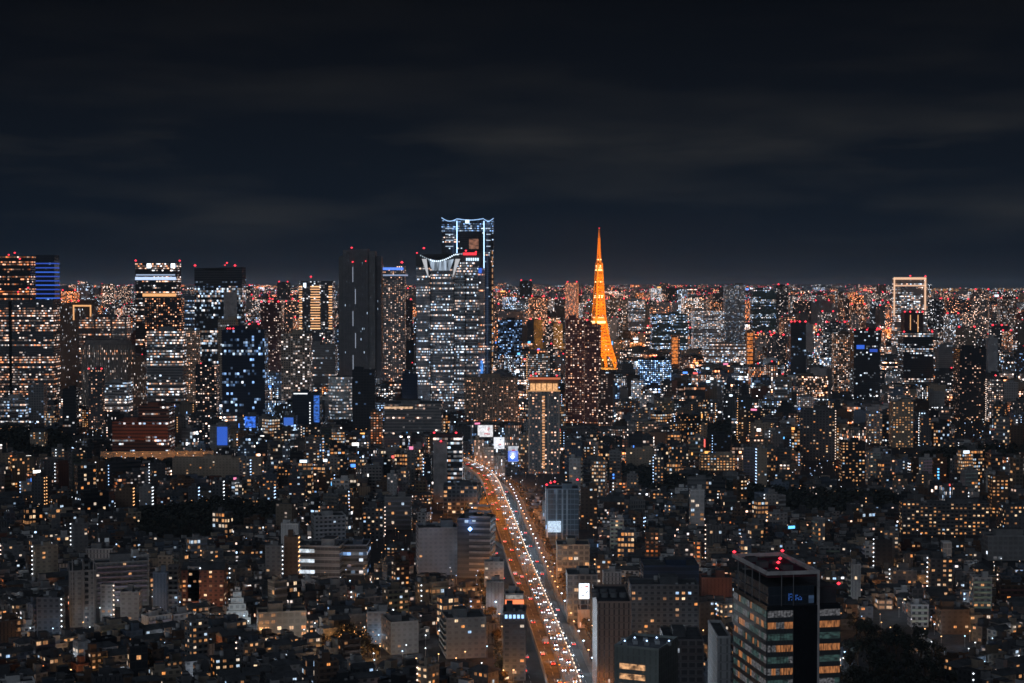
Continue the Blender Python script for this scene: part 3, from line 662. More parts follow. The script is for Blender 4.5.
# orange ornament towers
t, b, g = HB('office_tower', 'dark tower dressed in three stacked columns of orange light', 299, 335, 281, 333, 3200, st='grid', col='dark grey', lit=.2, warm=.6, lm='orange-columned tower', pent=False)
for a_, b_ in ((0, .1), (.34, .64), (.88, 1)):
    for k in range(17):
        z = zat(329, 3200) + k * 5.1
        fpanel(t, b, g, 'light_slat', a_ + .01 * (k % 3), b_ - .01 * (k % 2), z, z + 2.0, emit((1, .50, .22), 1.1 if k % 4 else 1.8))
fpanel(t, b, g, 'sign_panel', .14, .22, zat(287, 3200), zat(283, 3200), emit((.7, .85, 1), 2.2))
add_beacon(t, b, xat(311, 3200), 3202, zat(278, 3200), 2)
HB('office_building', 'long low office block below the orange-columned tower', 300, 338, 345, 385, 2700, st='ribbon', col='mid grey', lit=.25, warm=.5)
# tall dark tower
cx, cy_, ya, w, d, h, D = fit(338, 381, 250, 374, 2520, 42, 0); base = (cx, cy_, 0); reg(cx, cy_, w, d, 338, 381, 374, D, 'tall grey-black tower', 249)
t = empty('office_tower', base, 'tallest unlit tower, charcoal slab with faint vertical ribs and rounded shoulders', 'office tower')
yb = D + 20
def seg_(nm, pa, pb, ytop, dy0, colr, lit_, yt2=None):
    xa, xb = xat(pa, D), xat(pb, D); mb = MB(); ya_ = D + dy0
    mb.prism([(xa, ya_), (xb, ya_), (xb, yb + 20), (xa, yb + 20)], 0, [zat(yt2 or ytop, D), zat(ytop, D), zat(ytop, D), zat(yt2 or ytop, D)], mat='slit', col=colr, prm=(12 + pa, lit_, .5, .55), cw=2.4, ch=4, cont=True); mb.build(nm, t, base)
seg_('wall', 343, 368, 249, 0, (.15, .155, .17), .07, 250); seg_('side_bay', 338.5, 343, 255, 5, (.14, .145, .15), .03, 257); seg_('side_bay', 368, 375, 251, 3, (.15, .155, .16), .03); seg_('side_bay', 375, 381, 256, 8, (.10, .1, .11), .05)
for k in range(14):
    x = xat(344 + k * 1.75, D); mb = MB(); mb.box(x, D - .3, 6, zat(252, D), .7, .8, col=(.16, .165, .17)); mb.build('rib', t, base)
for k in range(5):
    x = xat(353 + (k % 2) * 2.5, D); mb = MB(); mb.box(x, D - 1, zat(370 - k * 22, D), zat(355 - k * 22, D), .8, .5, mat=emit((.7, .8, 1), .5), roof='roof'); mb.build('light_strip', t, base)
for px_, py_, s_ in ((353, 263, 1.3), (352, 249, 1.5), (366, 262, 1)): add_beacon(t, base, xat(px_, D), D - 2, zat(py_, D), s_)
# tower 14
t, b, g = HB('apartment_tower', 'amber-windowed residential tower topped with a blue light bar', 380, 406, 266, 382, 2750, st='apt', col='mid grey', lit=.45, warm=.78, br=1.0, lm='blue-topped residential tower', pent=False)
fpanel(t, b, g, 'light_band', .05, .95, zat(270, 2750), zat(267.5, 2750), emit((.1, .25, .9), 1.3)); add_beacon(t, b, xat(402, 2750), 2752, zat(264, 2750), 2.2); add_beacon(t, b, xat(382, 2750), 2752, zat(266, 2750), 1.6)
mb = MB(); mb.box(xat(393.5, 2740), 2755, zat(276, 2750), zat(274.5, 2750), 26 * 1.68, 36, mat=emit((.5, .65, 1), .5), roof='roof'); mb.build('light_band', t, b)

# ---- arched-crown tower
D = 2450; T = D; cx, cy_ = xat(449, D + 38), D + 38; base = (cx, cy_, 0); reg(cx, cy_, 100, 76, 415, 483, 412, D, 'arched-crown tower', 250)
t = empty('office_tower', base, 'huge silver office tower with floodlit arched crown and hundreds of lit floors', 'office tower')
def bay(nm, pa, pb, ytop, y0_, dp, prm, colr=(.34, .36, .39), stl='ribbon', rnd=0):
    xa, xb = xat(pa, D), xat(pb, D); n = 8; pts = []
    for k in range(n + 1):
        q = k / n; pts.append((xa + (xb - xa) * q, D + y0_ - rnd * math.sin(math.pi * q)))
    pts += [(xb, D + y0_ + dp), (xa, D + y0_ + dp)]
    zt = [zat(ytop(xx / D * F + 512) if callable(ytop) else ytop, D) for xx, _ in pts]
    mb = MB(); mb.prism(pts, 0, zt, mat=stl, col=colr, prm=prm, cw=1.9, ch=4.0, cont=True); return mb.build(nm, t, base)
bay('west_bay', 416, 430, 262, 8, 50, (101, .50, .42, 1.0), rnd=4); bay('wall', 430, 454, 266, 0, 64, (117, .46, .40, 1.0), rnd=4)
bay('wall', 454, 478, 262, 2, 62, (131, .44, .42, 1.0), rnd=5); bay('east_bay', 478, 484, 268, 14, 44, (141, .35, .6, .9), rnd=1)
def crown_y(x):   # roofline of the crown in picture heights, converted to metres by zat
    return 253.5 if x < 419 else 253.5 + 6.5 * math.sin(min(1, (x - 419) / 36) * math.pi) * 1.0 - (x - 419) * .01
mb = MB(); pts = []; n = 24
xs = [416 + 66 * k / n for k in range(n + 1)]
mb.prism([(xat(x, D), D + 1 - 3 * math.sin(math.pi * k / n)) for k, x in enumerate(xs)] + [(xat(482, D), D + 46), (xat(416, D), D + 46)], zat(266, D) , [zat(crown_y(x), D) for x in xs] + [zat(254, D), zat(254, D)], mat='wall', col=(.07, .075, .08), cont=True); mb.build('crown', t, base)
for k in range(22):
    x = 421 + k * 1.95; mb = MB(); octa(mb, (xat(x, D), D - 5, zat(.5 + crown_y(x) + (.9 if 5 < k < 20 else .4), D)), 1.25, emit((.72, .87, 1), 2.2 if 4 < k < 20 else .5)); mb.build('crown_lamp', t, base)
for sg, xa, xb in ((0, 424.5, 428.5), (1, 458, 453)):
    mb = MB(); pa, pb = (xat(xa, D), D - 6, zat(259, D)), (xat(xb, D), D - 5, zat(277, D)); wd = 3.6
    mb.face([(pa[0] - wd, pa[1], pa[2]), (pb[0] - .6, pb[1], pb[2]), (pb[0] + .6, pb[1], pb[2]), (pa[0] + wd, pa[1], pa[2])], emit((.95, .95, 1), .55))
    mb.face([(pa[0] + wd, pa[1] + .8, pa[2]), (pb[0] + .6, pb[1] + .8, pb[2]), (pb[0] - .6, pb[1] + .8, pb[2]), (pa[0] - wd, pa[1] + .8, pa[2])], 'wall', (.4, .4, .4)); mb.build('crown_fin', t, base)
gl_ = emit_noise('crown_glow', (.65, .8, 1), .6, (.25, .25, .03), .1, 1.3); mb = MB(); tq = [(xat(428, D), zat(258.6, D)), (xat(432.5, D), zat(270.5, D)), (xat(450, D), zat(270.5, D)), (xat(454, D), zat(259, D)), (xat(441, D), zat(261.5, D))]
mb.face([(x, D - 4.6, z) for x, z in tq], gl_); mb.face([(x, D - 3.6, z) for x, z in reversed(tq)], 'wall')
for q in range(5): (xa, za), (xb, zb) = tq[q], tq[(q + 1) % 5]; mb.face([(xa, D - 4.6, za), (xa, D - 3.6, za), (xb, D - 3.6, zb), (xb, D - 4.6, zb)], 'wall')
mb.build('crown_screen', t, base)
mb = MB(); mb.box(xat(470, D), D - 5, zat(255.2, D), zat(252.6, D), 20, 2, mat=emit((1, .03, .05), 1.5), roof=emit((1, .03, .05), 1.0)); mb.build('red_light_panel', t, base)
for k in range(6): mb = MB(); mb.box(xat(467 + k * 2.2, D), D - 4.4, zat(260.8, D), zat(258, D), 2.2, .6, mat=emit((.6, .8, 1), 1.8)); mb.build('crown_window', t, base)
for k in range(7):
    zz = 395 - k * 20
for y_ in (310, 330, 352):
    mb = MB(); mb.box(xat(481, D), D + 12, zat(y_ + 4, D), zat(y_, D), 5, 3, mat=BL, roof=BL) if y_ > 345 else None
mb = MB(); mb.box(xat(480, D), D + 10, zat(273, D), zat(268, D), 5, 4, mat=BL, roof=BL); mb.build('blue_sign', t, base)
mb = MB(); mb.box(xat(481.5, D), D + 10, zat(378, D), zat(361, D), 4, 6, mat=emit_noise('bluesign', (.1, .35, 1), 1.6, (.5, .5, .25), .2, 1), roof=BL); mb.build('blue_sign', t, base)
for px_, py_, s_ in ((424, 249.5, 1.6), (417, 254, 1.2), (466, 252, 1.5), (476, 253, 1.3)): add_beacon(t, base, xat(px_, D), D, zat(py_, D), s_)
for x0_, x1_ in ((430.2, 431.0), (453.6, 454.6), (465, 465.6)):
    mb = MB(); mb.box(xat((x0_ + x1_) / 2, D), D - 4.4, 8, zat(272, D), 1.2, 1.4, col=(.05, .05, .055)); mb.build('mullion', t, base)

# ---- tallest tower with petal crown
D = 3470; cx, cy_ = xat(467, D + 35), D + 35; base = (cx, cy_, 0); reg(cx, cy_, 110, 70, 441, 494, 400, D, 'tallest blue-lit tower', 222)
t = empty('office_tower', base, 'tallest tower of all, petal-shaped crown edged with cool blue-white light', 'office tower')
def petal(pa, pb, y0_, rnd, prm, dip):
    n = 10; xs = [pa + (pb - pa) * k / n for k in range(n + 1)]
    pts = [(xat(x, D), D + y0_ - rnd * math.sin(math.pi * k / n) ** .8) for k, x in enumerate(xs)] + [(xat(pb, D), D + 60), (xat(pa, D), D + 60)]
    mb = MB(); mb.prism(pts, 0, zat(232, D), mat='ribbon', col=(.05, .055, .07), prm=prm, cw=3, ch=4.6, cont=True); mb.build('wall', t, base)
    zt = [zat(218 + dip(k / n), D) for k in range(n + 1)]; zt += [zt[-1], zt[0]]
    mb = MB(); mb.prism(pts, zat(232, D) + .01, zt, mat='ribbon', col=(.05, .055, .08), prm=(prm[0] + 5, 1.3, .02, .75), cw=3, ch=4.6, cont=True); mb.build('crown_petal', t, base)
    for k in range(n):
        a, b_ = pts[k], pts[k + 1]; mb = MB(); mb.bar((a[0], a[1] - .6, zt[k]), (b_[0], b_[1] - .6, zt[k + 1]), .6, emit((.35, .6, 1), 1.2)); mb.build('crown_light', t, base)
petal(441.5, 457, 14, 8, (201, .26, .5, .9), lambda q: 3 * math.sin(math.pi * q) - .5 + q); petal(457.4, 483.6, 0, 10, (207, .24, .5, .9), lambda q: .8 + 1.6 * math.sin(math.pi * q) - q * .2); petal(484, 493.5, 14, 7, (213, .16, .4, .8), lambda q: 2.4 * math.sin(math.pi * q) + 1 - q)
for x_, y1_ in ((457.2, 305), (483.8, 398)):
    mb = MB(); mb.box(xat(x_, D), D + 1, zat(y1_, D), zat(221, D), 2.6, 2, mat=emit((.36, .58, 1), 3.6), roof=WH); mb.build('light_strip', t, base)
mb = MB(); mb.box(xat(467.5, D), D - 11, zat(223.4, D), zat(220.2, D), 8, 1, mat=emit((.6, .85, 1), 2.6), roof=WH); mb.build('crown_sign', t, base)
for py_ in (228, 234, 240, 246): 
    for pa, pb in ((443, 456), (459, 482), (485, 492)):
        if (pa + py_) % 3: mb = MB(); mb.box(xat((pa + pb) / 2, D), D + (2 if pa == 459 else 9) - 10.6, zat(py_ + .7, D), zat(py_, D), (pb - pa) * .6 * 2.1, 1, mat=emit((.6, .78, 1), .9), roof=WH); mb.build('light_band', t, base)
mb = MB(); mb.box(xat(474, D), D - 10.5, zat(249, D), zat(239, D), 20, 1.2, mat=emit_noise('sky_lobby', (1, .42, .25), .35, (.1, .1, .2), .2, 1), roof='roof'); mb.build('sky_lobby', t, base)
for k in range(24):
    mb = MB(); mb.box(xat(492.4, D), D + 8, zat(392 - k * 6, D), zat(388.5 - k * 6, D), 2, 2, mat=emit((1, .48, .18), .55), roof=AMB); mb.build('corner_lamp', t, base)

# ---- orange lattice tower
D = 3910; cx, cy_ = xat(599, D), D; base = (cx, cy_, 0); reg(cx, cy_, 90, 90, 588, 618, 371, D - 45, 'orange lattice tower', 300)
t = empty('lattice_tower', base, 'tall orange floodlit lattice tower with two observation decks and a needle mast', 'lattice tower')
prof = [(0, 46), (12, 41), (31, 34.5), (48, 29.5), (66, 25), (82, 21.5), (98, 18), (110, 16.2), (121, 14.8), (136, 13.6), (150, 12.6), (168, 11.5), (185, 10.6), (200, 9.7), (215, 8.8), (229, 8), (250, 7)]
def hw_(z):
    for (a, ra), (b_, rb) in zip(prof, prof[1:]):
        if z <= b_: return ra + (rb - ra) * (z - a) / (b_ - a)
    return 7
ORC = (.8, .36, .07); leg_w = {}
rot = R(20)
def corner(k, z, f=1.0):
    r = hw_(z) * f * 1.12; a = rot + math.pi / 2 * k + math.pi / 4; return (cx + r * math.cos(a), cy_ + r * math.sin(a), z)
for k in range(4):
    mb = MB()
    for (za, ra), (zb, rb) in zip(prof, prof[1:]):
        wd = 1.9 if za < 120 else 1.3
        if za < 82:   # each leg is itself a lattice of four chords
            f = .80
            inner = lambda z: (cx + (corner(k, z)[0] - cx) * f, cy_ + (corner(k, z)[1] - cy_) * f, z)
            mb.bar(corner(k, za), corner(k, zb), 1.2, col=ORC); mb.bar(inner(za), inner(zb), 1.0, col=ORC); mb.bar(corner(k, za), inner(zb), .9, col=ORC); mb.bar(inner(za), corner(k, zb), .9, col=ORC)
        else: mb.bar(corner(k, za), corner(k, zb), wd, col=ORC)
    mb.build('leg', t, base)
mb = MB(); levels = [z for z, _ in prof if z >= 31]; lv = []
for a, b_ in zip(levels, levels[1:]): lv += [a, (a + b_) / 2]
lv.append(levels[-1])
for a, b_ in zip(lv, lv[1:]):
    for k in range(4):
        mb.bar(corner(k, a), corner(k + 1, b_), .5, col=ORC); mb.bar(corner(k + 1, a), corner(k, b_), .5, col=ORC); mb.bar(corner(k, a), corner(k + 1, a), .8, col=ORC)
mb.build('lattice_bracing', t, base)
mb = MB()   # arches between the legs
for k in range(4):
    for j in range(8):
        q0, q1 = j / 8, (j + 1) / 8; z0 = 14 + 30 * math.sin(math.pi * q0); z1 = 14 + 30 * math.sin(math.pi * q1); 
        A, B = corner(k, z0, .85), corner(k + 1, z0, .85); C, E = corner(k, z1, .85), corner(k + 1, z1, .85)
        mb.bar((A[0] + (B[0] - A[0]) * q0, A[1] + (B[1] - A[1]) * q0, z0), (C[0] + (E[0] - C[0]) * q1, C[1] + (E[1] - C[1]) * q1, z1), 1.1, col=ORC)
mb.build('arch', t, base)
for z0, z1, r, br_ in ((100, 122, 19, 1), (228, 240, 9.5, 1)):
    mb = MB(); mb.prism(circ(cx, cy_, r * .9, 8), z0, z0 + (z1 - z0) * .3, mat='wall', col=(.5, .2, .08), cont=True, bottom=True); mb.prism(circ(cx, cy_, r, 8), z0 + (z1 - z0) * .3, z0 + (z1 - z0) * .55, mat=emit((1, .62, .28), 2.4), roof='wall', rcol=ORC, cont=True); mb.prism(circ(cx, cy_, r, 8), z0 + (z1 - z0) * .56, z1 - 3, mat='wall', col=(.6, .25, .1), rcol=(.5, .2, .1), cont=True); mb.prism(circ(cx, cy_, r * .8, 8), z1 - 3, z1, mat=emit((1, .50, .2), 1.6), roof='wall', rcol=ORC, cont=True)
    mb.build('observation_deck', t, base)
mb = MB(); mz = [(250, 5.2), (270, 3.6), (290, 2.6), (310, 1.6), (330, .5)]
for (a, ra), (b_, rb) in zip(mz, mz[1:]):
    for k in range(4):
        f = lambda k, r, z: (cx + r * math.cos(rot + k * math.pi / 2), cy_ + r * math.sin(rot + k * math.pi / 2), z)
        mb.bar(f(k, ra, a), f(k, rb, b_), 1.0 if b_ < 320 else .6, col=ORC); mb.bar(f(k, ra, a), f(k + 1, rb, b_), .7 if b_ < 320 else .4, col=ORC)
mb.build('mast', t, base)
mb = MB(); mb.prism(circ(cx, cy_, 3.2, 6), 0, 250, mat='wall', col=(.2, .06, .02), cont=True); mb.build('lift_shaft', t, base)
add_beacon(t, base, cx, cy_, 331, 1.4)
mb = MB()
for z, n_, r in ((168, 5, 11), (172, 5, 10), (205, 4, 9), (243, 4, 7), (258, 4, 4.5), (20, 6, 30), (44, 5, 24)):
    for k in range(n_): 
        a = -math.pi * (k + .5) / n_; octa(mb, (cx + r * math.cos(a), cy_ + r * math.sin(a), z), 1.7, emit((1, .66, .34), 3.4))
mb.build('floodlamp', t, base)
for z, f, pw in ((6, 0, 2.2e6), (30, 0, 1.5e6), (60, 0, 1.1e6), (90, 0, 5e5), (110, 0, 9e5), (128, 0, 4e5), (150, 0, 4e5), (170, 0, 6e5), (190, 0, 2.2e5), (212, 0, 2.2e5), (235, 0, 3.6e5), (262, 0, 1.5e5), (285, 0, 8e4), (308, 0, 4e4)):
    for sg in (-1, 1):
        point(t, (sg * (hw_(min(z, 250)) if z < 250 else 6) * .5, -(hw_(min(z, 250)) + 8), z), pw * .12, (1, .39, .06), 2, name='flood')
    point(t, ((hw_(min(z, 250)) * .35), 2, z + 5), pw * .05, (1, .34, .05), 2, name='flood')

# ---- centre and right towers
HB('office_building', 'bright cyan-windowed office block beside the tallest tower', 498, 522, 320, 352, 3600, st='grid', col='navy', lit=.42, warm=.1, br=1.2)
t, b, g = HB('apartment_tower', 'wide beige apartment slab gridded with vertical piers and amber windows', 464, 518, 378, 424, 2380, st='apt', col=(.26, .20, .15), lit=.34, warm=.88, br=.9, dep=24, lm='pier-gridded slab')
for k in range(10): fpanel(t, b, g, 'pier', k / 10 + .02, k / 10 + .042, 2, g[5], 'wall', col=(.33, .26, .2), off=.5)
mb = MB(); cx, cy_ = xat(502, 2440), 2440
mb2 = empty('domed_hall', (cx, cy_, 0), 'dark rounded dome roof peeking over the beige slab', 'hall'); reg(cx, cy_, 40, 40, 490, 514, 380, 2420)
mb.prism(circ(cx, cy_, 17, 20), 0, zat(378, 2440), mat='wall', col=(.08, .08, .085), cap=False, cont=True); mb.build('wall', mb2, (cx, cy_, 0))
mb = MB(); z0 = zat(378, 2440)
for j in range(5):
    r0, r1 = 17 * math.cos(j * .3), 17 * math.cos((j + 1) * .3); za, zb = z0 + 14 * math.sin(j * .3), z0 + 14 * math.sin((j + 1) * .3)
    A, B = circ(cx, cy_, r0, 20), circ(cx, cy_, r1, 20)
    for k in range(20): mb.face([(*A[k], za), (*A[(k + 1) % 20], za), (*B[(k + 1) % 20], zb), (*B[k], zb)], 'roof', (.09, .09, .1))
mb.build('dome', mb2, (cx, cy_, 0))
# rounded white office
cx, cy_ = xat(339.5, 2300), 2320; base = (cx, cy_, 0); reg(cx, cy_, 36, 36, 326, 353, 420, 2300, 'rounded white office', 378)
t = empty('office_building', base, 'rounded white office block wrapped in pale lit floor bands', 'office building')
mb = MB(); mb.prism(circ(cx, cy_, 18, 28), 0, zat(377, 2300), mat='ribbon', col=(.5, .52, .5), prm=(301, 1.3, .40, .42), cw=2.2, ch=4.4, cont=True); mb.build('wall', t, base)
for k in range(15): mb = MB(); mb.prism(circ(cx, cy_, 18.7, 28), 4.4 * k + 3.6, 4.4 * k + 4.6, mat='wall', col=(.6, .6, .6), cont=True); mb.build('floor_band', t, base)
HB('office_tower', 'black slab tower with a few blue and magenta signs', 352, 376, 370, 432, 2200, st='grid', col='black', lit=.07, warm=.2, dep=20)
t, b, g = HB('office_building', 'navy office block with one cold vertical lamp column', 292, 322, 393, 426, 2250, st='glass', col='navy', lit=.04, warm=.1)
fpanel(t, b, g, 'roof_light', .05, .55, g[5] - 1.5, g[5] - .2, WH)
for k in range(9): fpanel(t, b, g, 'corridor_lamp', .62, .66, 4 + k * 4, 5.6 + k * 4, WH)
fpanel(t, b, g, 'blue_sign', .78, .98, 10, g[5] - 3, emit_noise('bs2', (.06, .25, 1), .9, (.3, .3, .5), .1, 1))
t, b, g = HB('office_building', 'broad low grey hall with a warm lit eave line', 384, 444, 404, 434, 2080, st='blank' if 0 else 'ribbon', col='mid grey', lit=.14, warm=.7, dep=60, tank=False)
fpanel(t, b, g, 'eave_light', .0, .5, g[5] - 6, g[5] - 3.5, emit_noise('eave', (1, .62, .36), 1.2, (.2, .2, .2), .3, 1))
HB('apartment_building', 'narrow pink-brown block with three columns of amber lamps', 370, 382, 412, 446, 1980, st='apt', col='brown', lit=.9, warm=.8, br=.8)
HB('office_building', 'deep blue glass box standing on the rooftops near the arched-crown tower', 402, 418, 374, 400, 2350, st='glass', col='navy', lit=.06, warm=.2)
# billboards
def billboard(label, x0, x1, y0, y1, D, mat, post=True, lm=None):
    cx = xat((x0 + x1) / 2, D); w = (x1 - x0) / F * D; z0, z1 = zat(y1, D), zat(y0, D); base = (cx, D, 0)
    t = empty('billboard', base, label, 'billboard'); FOOT.append((cx, D, w * .6)); PROT.append((x0, x1, y1, D))
    if lm: LMK.append((lm, (x0 + x1) / 2, (y0 + y1) / 2))
    mb = MB(); mb.box(cx, D, z0, z1, w, 1.0, mat='metal', roof='metal', col=(.15, .15, .15), bottom=True); mb.build('panel', t, base)
    mb = MB(); mb.face([(cx - w / 2 + .2, D - .56, z0 + .2), (cx + w / 2 - .2, D - .56, z0 + .2), (cx + w / 2 - .2, D - .56, z1 - .2), (cx - w / 2 + .2, D - .56, z1 - .2)], mat); mb.build('lit_face', t, base)
    rb = random.Random(int(w * 100))
    for q in range(6):
        bx0, bz0, bw_, bh_ = rb.uniform(-.42, .2) * w, z0 + rb.uniform(.1, .75) * (z1 - z0), rb.uniform(.08, .3) * w, rb.uniform(.05, .14) * (z1 - z0); cq = rb.choice([(.6, .05, .05), (.2, .25, .35), (.5, .5, .55)])
        mb = MB(); mb.face([(cx + bx0, D - .6, bz0), (cx + bx0 + bw_, D - .6, bz0), (cx + bx0 + bw_, D - .6, bz0 + bh_), (cx + bx0, D - .6, bz0 + bh_)], emit(cq, .8)); mb.build('printed_patch', t, base)
    for sg in (-.35, .35): mb = MB(); mb.box(cx + sg * w, D + .3, z0 - 6, z0, .5, .5, mat='metal', roof='metal', col=(.15, .15, .15)); mb.build('post', t, base)
    mb = MB(); mb.box(cx, D + 6, 0, z0 - 6, w * 1.05, 14, mat='slit', col=(.36, .28, .2), prm=(w * 7, .4, .75, .9), cw=2.4, ch=3.2); bb = mb.build('office_building', None, (0, 0, 0)); tag(bb, 'narrow block carrying the ' + label.split(' with')[0].split(' on')[0], 'office building')
    point(t, (0, -7, (z0 + z1) / 2), 2500, (.9, .93, 1), 3)
billboard('large white rooftop billboard with small red marks', 477.5, 493, 425, 437, 1900, emit_noise('bb1', (.98, .97, 1), 1.05, (.35, .35, .35), .5, 1.05), lm='white rooftop billboard')
billboard('smaller square white billboard', 493.5, 504.5, 437, 449, 1830, emit_noise('bb2', (.9, .93, 1), 1.0, (.3, .3, .3), .8, 1.1))
billboard('two-tone billboard with a bright blue disc', 508, 518, 446, 462, 1760, emit_noise('bb3', (.75, .8, .9), .75, (.3, .3, .3), .6, 1.1))
mb = MB(); mb.prism([(xat(508, 1755), 1755), (xat(518, 1755), 1755), (xat(518, 1755), 1756), (xat(508, 1755), 1756)], zat(461.5, 1755), zat(451, 1755), mat=BL, roof=BL)
bo = mb.build('panel', bpy.data.objects['billboard.002'], (xat(513, 1760), 1760, 0))
mb = MB(); octa(mb, (xat(512.5, 1750), 1753, zat(457, 1753)), 2.4, emit((.5, .75, 1), 4)); mb.build('disc_light', bpy.data.objects['billboard.002'], (xat(513, 1760), 1760, 0))
HB('apartment_building', 'beige ribbed block under the large white rooftop billboard', 474, 484, 440, 470, 1780, st='slit', col=(.42, .32, .24), lit=.5, warm=.7, dep=12)
HB('apartment_building', 'taller beige ribbed block beside the road bend', 484, 494, 447, 474, 1760, st='apt', col=(.40, .31, .24), lit=.4, warm=.7, dep=12)
HB('apartment_building', 'narrow beige block under the square white billboard', 494, 505, 456, 482, 1700, st='slit', col=(.38, .3, .24), lit=.4, warm=.6, dep=12)
# grey/glass tower left of the road
t, b, g = HB('office_tower', 'slender tower with a blank grey core and white-ribboned glass beside the expressway', 433, 463, 437, 524, 1500, st='ribbon', col='black', lit=.5, warm=.45, br=.8, yaw=0, dep=20, pent=False, tank=False, lm='grey-cored slender tower')
mb = MB(); mb.box(xat(440, 1497), 1508, 0, zat(441, 1497), 12.5, 25, col=(.28, .27, .27)); mb.build('lift_core', t, b)
mb = MB(); mb.box(g[0], g[1], g[5] - .6, g[5] + 2.2, g[3] - 1, g[4] - 1, col=(.09, .05, .05)); mb.build('rooftop_room', t, b)
for px_, py_ in ((434, 434), (456, 434), (441, 442)): add_beacon(t, b, xat(px_, 1500), 1499 if py_ < 440 else 1494, zat(py_, 1500), 1.0)
HB('office_building', 'squat dark office in front of the slender grey-cored tower', 443, 478, 486, 522, 1420, st='grid', col='dark grey', lit=.1, warm=.9, dep=24, level=2)
# orange crowned tower
t, b, g = HB('apartment_tower', 'grey residential tower crowned with a wide band of orange light', 528, 560, 391, 490, 1720, st='apt', col='mid grey', lit=.30, warm=.85, dep=28, pent=False, tank=False, lm='orange-crowned tower')
h = g[5]
mb = MB(); mb.box(g[0], g[1], h - .6, zat(378, 1720), g[3] * .93, g[4] * .9, mat='wall', col=(.3, .2, .12)); mb.build('crown_storey', t, b)
for k in range(5): fpanel(t, b, g, 'crown_light', .06 + k * .178, .06 + k * .178 + .15, h + .6, zat(383.5, 1720), emit_noise('crl', (1, .52, .22), 1.15, (.5, .5, .5), .5, 1.1), off=-1.0, th=.5)
fpanel(t, b, g, 'cornice', -.02, 1.02, zat(379.5, 1720), zat(377.5, 1720), emit((1, .25, .08), .55), off=.4); fpanel(t, b, g, 'cornice', -.02, 1.02, h - .3, h + .5, emit((1, .5, .2), .8), off=.4)
for k in range(26):
    z = 6 + k * (h - 10) / 26
    for fx in (.44,): fpanel(t, b, g, 'stair_window', fx, fx + .08, z, z + 1.7, emit((1, .46, .18), .8), off=.12, th=.1)
for q in (.0, .36, .60, .94): fpanel(t, b, g, 'pier', q, q + .06, 2, h - .5, 'wall', col=(.34, .31, .28), off=.4)
for px_, py_ in ((531, 377), (536, 375), (557, 377)): add_beacon(t, b, xat(px_, 1720), 1724, zat(py_, 1720), 1.0)
# brown twins
t, b, g = HB('apartment_tower', 'dark maroon apartment tower, taller of a joined pair', 565, 584, 320, 428, 2350, st='apt', col=(.22, .08, .07), lit=.42, warm=.8, br=1.0, dep=26, lm='maroon apartment pair')
t, b, g = HB('apartment_tower', 'dark maroon apartment tower with a flat top, shorter of the joined pair', 584, 601, 325, 428, 2340, st='apt', col=(.22, .08, .07), lit=.36, warm=.82, br=1.0, dep=26)
HB('apartment_building', 'maroon annexe below the joined apartment pair', 598, 613, 374, 428, 2300, st='apt', col=(.10, .055, .045), lit=.3, warm=.75)
# mid right
HB('office_tower', 'tall dark slab faintly gridded with grey panels', 723, 745, 285, 345, 4600, st='grid', col='mid grey', lit=.5, warm=.35, br=.3, lm='grey gridded slab')
HB('office_building', 'white glowing multi-storey hall under a lattice ceiling', 691, 724, 311, 348, 4400, st='ribbon', col='pale grey', lit=1.3, warm=.42, br=.85, dep=60, lm='white glowing hall')
HB('office_building', 'teal-lit office block with broken rows of light', 650, 688, 314, 350, 4450, st='ribbon', col='teal', lit=.55, warm=.25, br=1.3, dep=60)
HB('office_building', 'bright white ribboned office behind the lattice tower district', 628, 645, 300, 330, 5200, st='ribbon', col='pale grey', lit=1.0, warm=.45, br=1.1)
HB('office_building', 'low white-striped office in front of the glowing hall', 702, 748, 344, 364, 4000, st='ribbon', col='mid grey', lit=.6, warm=.4, br=1.1, dep=50)
for nm, xa, xb, ya_, yb_ in (('shorter', 671, 680, 335, 370), ('taller', 746, 755, 330, 366)):
    t, b, g = HB('apartment_tower', f'{nm} slim tower burning solid orange from top to foot', xa, xb, ya_, yb_, 3700, st='apt', col='brown', lit=.4, warm=.9, tank=False, pent=False, lm=f'{nm} solid-orange tower')
    for k in range(8): z = 20 + k * (g[5] - 24) / 8; fpanel(t, b, g, 'light_panel', .08, .75, z, z + 6, emit_noise('orp', (1, .28, .05), 1.0, (.2, .2, .2), .25, 1.1))
HB('office_tower', 'teal-black glass tower with broad dark face', 750, 776, 290, 332, 4800, st='ribbon', col='teal', lit=.2, warm=.3)
HB('office_tower', 'black tower with red lamps clustered on its crown', 789, 806, 323, 375, 3400, st='glass', col='black', lit=.12, warm=.3, beac=((0, 0), (.3, .3), (.6, 0), (1, 0), (.5, .6)), bsize=2.2, lm='red-crowned black tower')
HB('apartment_tower', 'blank pale grey slab tower next to the red-crowned black tower', 804, 813, 325, 352, 3500, st='slit', col='pale grey', lit=.03)
HB('apartment_tower', 'tower densely speckled with warm windows under a cool roof bar', 832, 850, 334, 400, 3050, st='apt', col='brown', lit=.55, warm=.7, br=1.2)
t, b, g = HB('office_tower', 'black tower with blue-lit sky floors and red lamps', 850, 880, 331, 402, 2900, st='grid', col='black', lit=.15, warm=.55, br=1.2, beac=((0, 0), (.5, 0), (.9, 0)), bsize=1.5, lm='blue-floored black tower')
fpanel(t, b, g, 'blue_floor', .1, .4, zat(349, 2900), zat(345, 2900), BL); fpanel(t, b, g, 'blue_floor', .6, .9, zat(352, 2900), zat(349, 2900), BLD)
